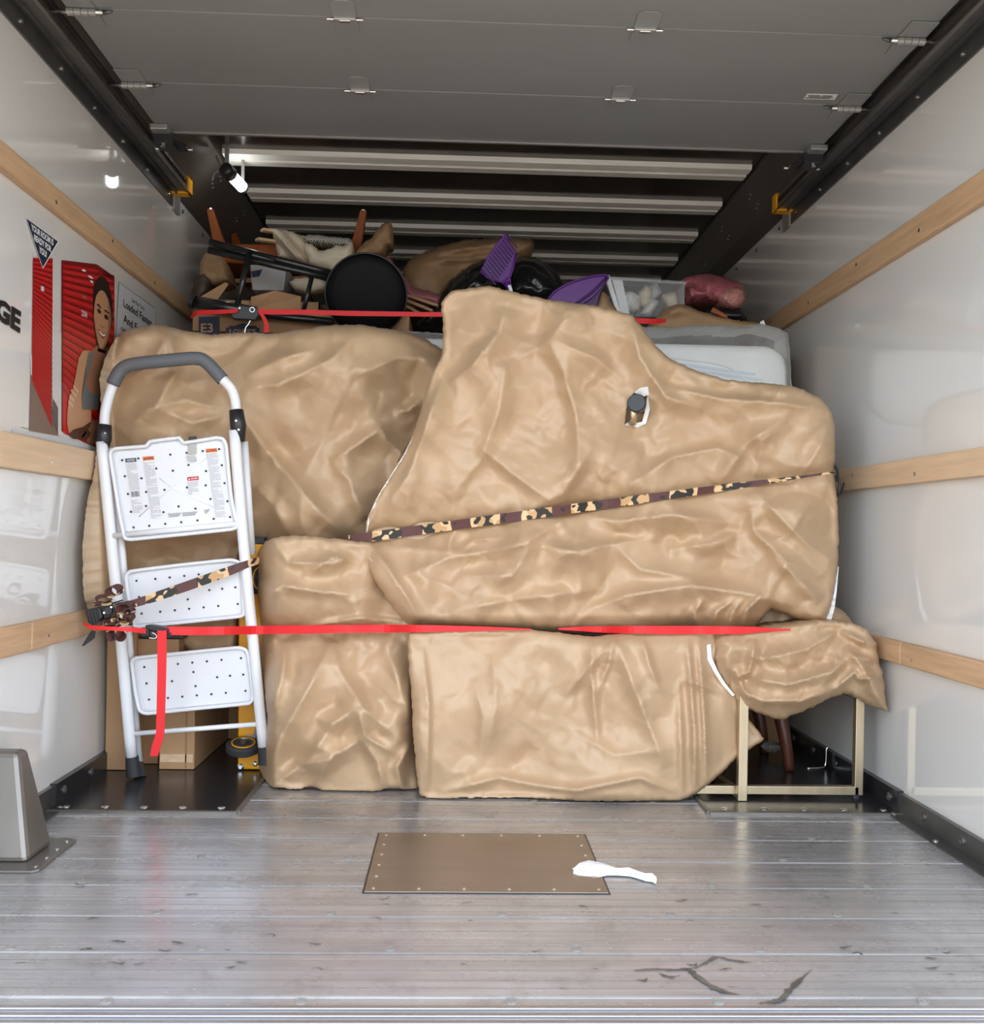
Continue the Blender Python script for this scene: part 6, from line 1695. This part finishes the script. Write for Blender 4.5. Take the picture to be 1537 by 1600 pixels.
# clear tote full of white packets
tt = thing('storage_tote', 'clear plastic storage tote full of white packets, right of the purple scoop', 'tote', at(1005, 495, 3.75))
Yt = 3.62
def frame(pts, d): return MB().prism([at(a, b, Yt) for a, b in pts], (0, d, 0))
A4 = [(946, 434), (1070, 442), (1068, 494), (966, 496)]
P4 = [at(a, b, Yt) for a, b in A4]
mb = MB(); dep = Vector((0, 0.34, 0))
Q4 = [p + dep for p in P4]
mb.add(P4 + Q4, [(0, 1, 2, 3), (4, 5, 6, 7), (0, 3, 7, 4), (1, 2, 6, 5), (3, 2, 6, 7)])
obj('tote_wall', mb, M['clear'], tt, recalc=True)
obj('tote_rim', MB().tube(P4[:2] + [Q4[1], Q4[0]], 0.006, 8, closed=True), M['clear'], tt)
obj('tote_lid_edge', MB().prism([at(a, b, Yt - 0.004) for a, b in ((944, 431), (952, 429), (973, 497), (966, 498))], (0, 0.02, 0)), M['white_plastic'], tt, bevel=0.003)
obj('tote_panel', MB().prism([at(a, b, Yt + 0.01) for a, b in ((956, 436), (972, 437), (984, 494), (972, 495))], (0, 0.004, 0)), M['white_plastic'], tt)
rg_ = random.Random(9)
pkm = [mat('packet_white', (0.72, 0.70, 0.66), 0.45), mat('packet_cream', (0.62, 0.52, 0.38), 0.5), mat('packet_grey', (0.42, 0.42, 0.43), 0.35)]
pkd = [('crumpled white packet at the left inside the clear tote', 0), ('cream packet in the middle inside the clear tote', 1), ('white card lying at a slant inside the clear tote', 0), ('grey film packet at the back inside the clear tote', 2), ('cream packet at the right end inside the clear tote', 1)]
shp = [[(966, 462), (985, 455), (1000, 462), (998, 485), (975, 488)], [(996, 458), (1008, 446), (1020, 450), (1018, 476), (1000, 480)], [(1000, 490), (1018, 466), (1030, 472), (1016, 494)], [(1010, 452), (1026, 440), (1034, 458), (1020, 470)], [(1034, 460), (1056, 456), (1062, 480), (1044, 486)]]
for (lab, mi), pts in zip(pkd, shp):
    q = Sheet(pts, Yt + 0.05 + 0.02 * mi, 0.05, R=8, edge=0.03, tins=((12, 0.02, 1), (7, 0.006, 1)), step=2.6, bstep=2.6, seed=101 + int(pts[0][0]), jit=0.6)
    tag(q.build('packet', pkm[mi]), lab, 'packet', 'packets in the clear tote')

# pink bubble-wrapped things on the right
p1 = Sheet([(1062, 440), (1075, 432), (1098, 428), (1122, 430), (1140, 436), (1160, 444), (1165, 462), (1150, 476), (1118, 478), (1085, 476), (1068, 478)], 3.70, 0.25, R=24, edge=0.09, tins=((30, 0.05, 1), (13, 0.018, 1), (6, 0.006, 1)), step=2.2, bstep=3, seed=111)
o1 = p1.build('bubble_wrapped_parcel', mat('pink_parcel', srgb(168, 92, 100), 0.28, var=0.45, vscale=14, bump=1.0, bscale=90, bdist=0.008))
tag(o1, 'long pink bubble-wrapped parcel lying right of the clear tote', 'parcel')
p2 = Sheet([(1120, 458), (1132, 450), (1150, 448), (1162, 452), (1164, 470), (1154, 481), (1136, 483), (1123, 474)], 3.64, 0.12, R=16, edge=0.06, tins=((16, 0.03, 1), (7, 0.01, 1)), step=2.2, bstep=3, seed=113)
tag(p2.build('bubble_wrapped_parcel', mat('pale_pink_parcel', srgb(190, 130, 122), 0.25, var=0.3, vscale=26, bump=0.9, bscale=120, bdist=0.004)), 'small round bubble-wrapped parcel at the right end of the pink one', 'parcel')
dm = Sheet([(1092, 486), (1110, 478), (1140, 480), (1165, 484), (1166, 500), (1140, 503), (1100, 500)], 3.66, 0.2, R=10, edge=0.05, tins=((16, 0.01, 1),), step=3.5, bstep=3.5, seed=115)
tag(dm.build('dark_bag', M['bag']), 'small dark bag under the pink bubble-wrapped parcels', 'bag')
tag(obj('wooden_peg', MB().beam(at(1112, 484, 3.60), at(1136, 496, 3.58), 0.02, 0.02, (0, 0, 1), 0.012, 0.012), M['brown_wood'], bevel=0.003), 'short brown wooden leg lying in the dark under the pink parcels', 'wood piece')
# loose paper over the mattress top
q1 = Sheet([(928, 484), (935, 468), (940, 455), (948, 462), (958, 478), (972, 492), (960, 500), (930, 496)], 3.54, 0.04, R=8, edge=0.03, tins=((20, 0.012, 1),), step=3.5, bstep=3.5, seed=117)
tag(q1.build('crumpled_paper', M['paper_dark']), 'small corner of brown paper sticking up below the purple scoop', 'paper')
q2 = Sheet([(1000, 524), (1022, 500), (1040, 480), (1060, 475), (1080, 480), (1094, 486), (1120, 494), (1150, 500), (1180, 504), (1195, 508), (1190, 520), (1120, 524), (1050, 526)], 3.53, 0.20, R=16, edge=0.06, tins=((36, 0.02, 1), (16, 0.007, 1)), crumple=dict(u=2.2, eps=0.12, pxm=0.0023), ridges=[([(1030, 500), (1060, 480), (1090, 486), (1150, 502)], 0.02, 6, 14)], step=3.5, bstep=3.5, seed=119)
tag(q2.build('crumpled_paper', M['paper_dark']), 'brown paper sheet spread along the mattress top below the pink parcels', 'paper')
tag(obj('white_tag', MB().prism(T((1187, 503, 3.50), (1193, 500, 3.50), (1196, 508, 3.50), (1188, 509, 3.50)), (0, 0.006, 0)), M['white_plastic'], bevel=0.001), 'tiny white tag at the right end of the mattress top', 'tag')

# upper red strap with its ratchet
us_ = thing('red_ratchet_strap', 'upper red ratchet strap holding the loose things above the mattress', 'strap', at(372, 490, 3.40))
ribbon('webbing', [(298, 494, 498, 3.45), (308, 485.5, 493, 3.42), (340, 484, 490.5, 3.40), (374, 482.5, 489, 3.39)], M['red'], us_)
ribbon('webbing', [(402, 482.5, 490.5, 3.39), (430, 483, 491.5, 3.39), (500, 484.5, 492, 3.39), (545, 485.5, 493.5, 3.385), (600, 486.5, 494, 3.385), (660, 487.5, 494.5, 3.38), (700, 488, 495, 3.38), (800, 491, 498, 3.36), (900, 495, 503, 3.38), (985, 496.5, 505, 3.40), (1020, 498, 506, 3.42), (1040, 498, 504, 3.46)], M['red'], us_)
tl = [at(a, b, 3.385) for a, b in ((402, 486), (409, 497), (413, 508), (412, 520))]; tr = [at(a, b, 3.385) for a, b in ((408, 486), (415, 496), (420, 508), (420, 520))]
strap_mesh('loose_tail', catmull(tl, 4), catmull(tr, 4), M['red'], us_)
mb = MB().prism(T((372, 476, 3.385), (402, 480, 3.385), (404, 492, 3.385), (398, 500, 3.385), (364, 498, 3.385), (360, 491, 3.385), (372, 487, 3.385)), (0, 0.03, 0))
rt = obj('ratchet', mb, M['black'], us_, bevel=0.003)
obj('ratchet_bolt', MB().lathe(at(374.5, 481.5, 3.383), (0, -1, 0), [(0, 0.004), (0.002, 0.003)], 10).tube([at(394, 484, 3.383) + q for q in ring_pts((0, 1, 0), 0.008, 14)], 0.0018, 6, closed=True), M['zinc'], rt)
obj('wire_hook', MB().tube(catmull(T((391, 501, 3.383), (388, 507, 3.383), (384, 512, 3.383), (382, 522, 3.383)), 4), 0.0022, 6), M['zinc'], us_)
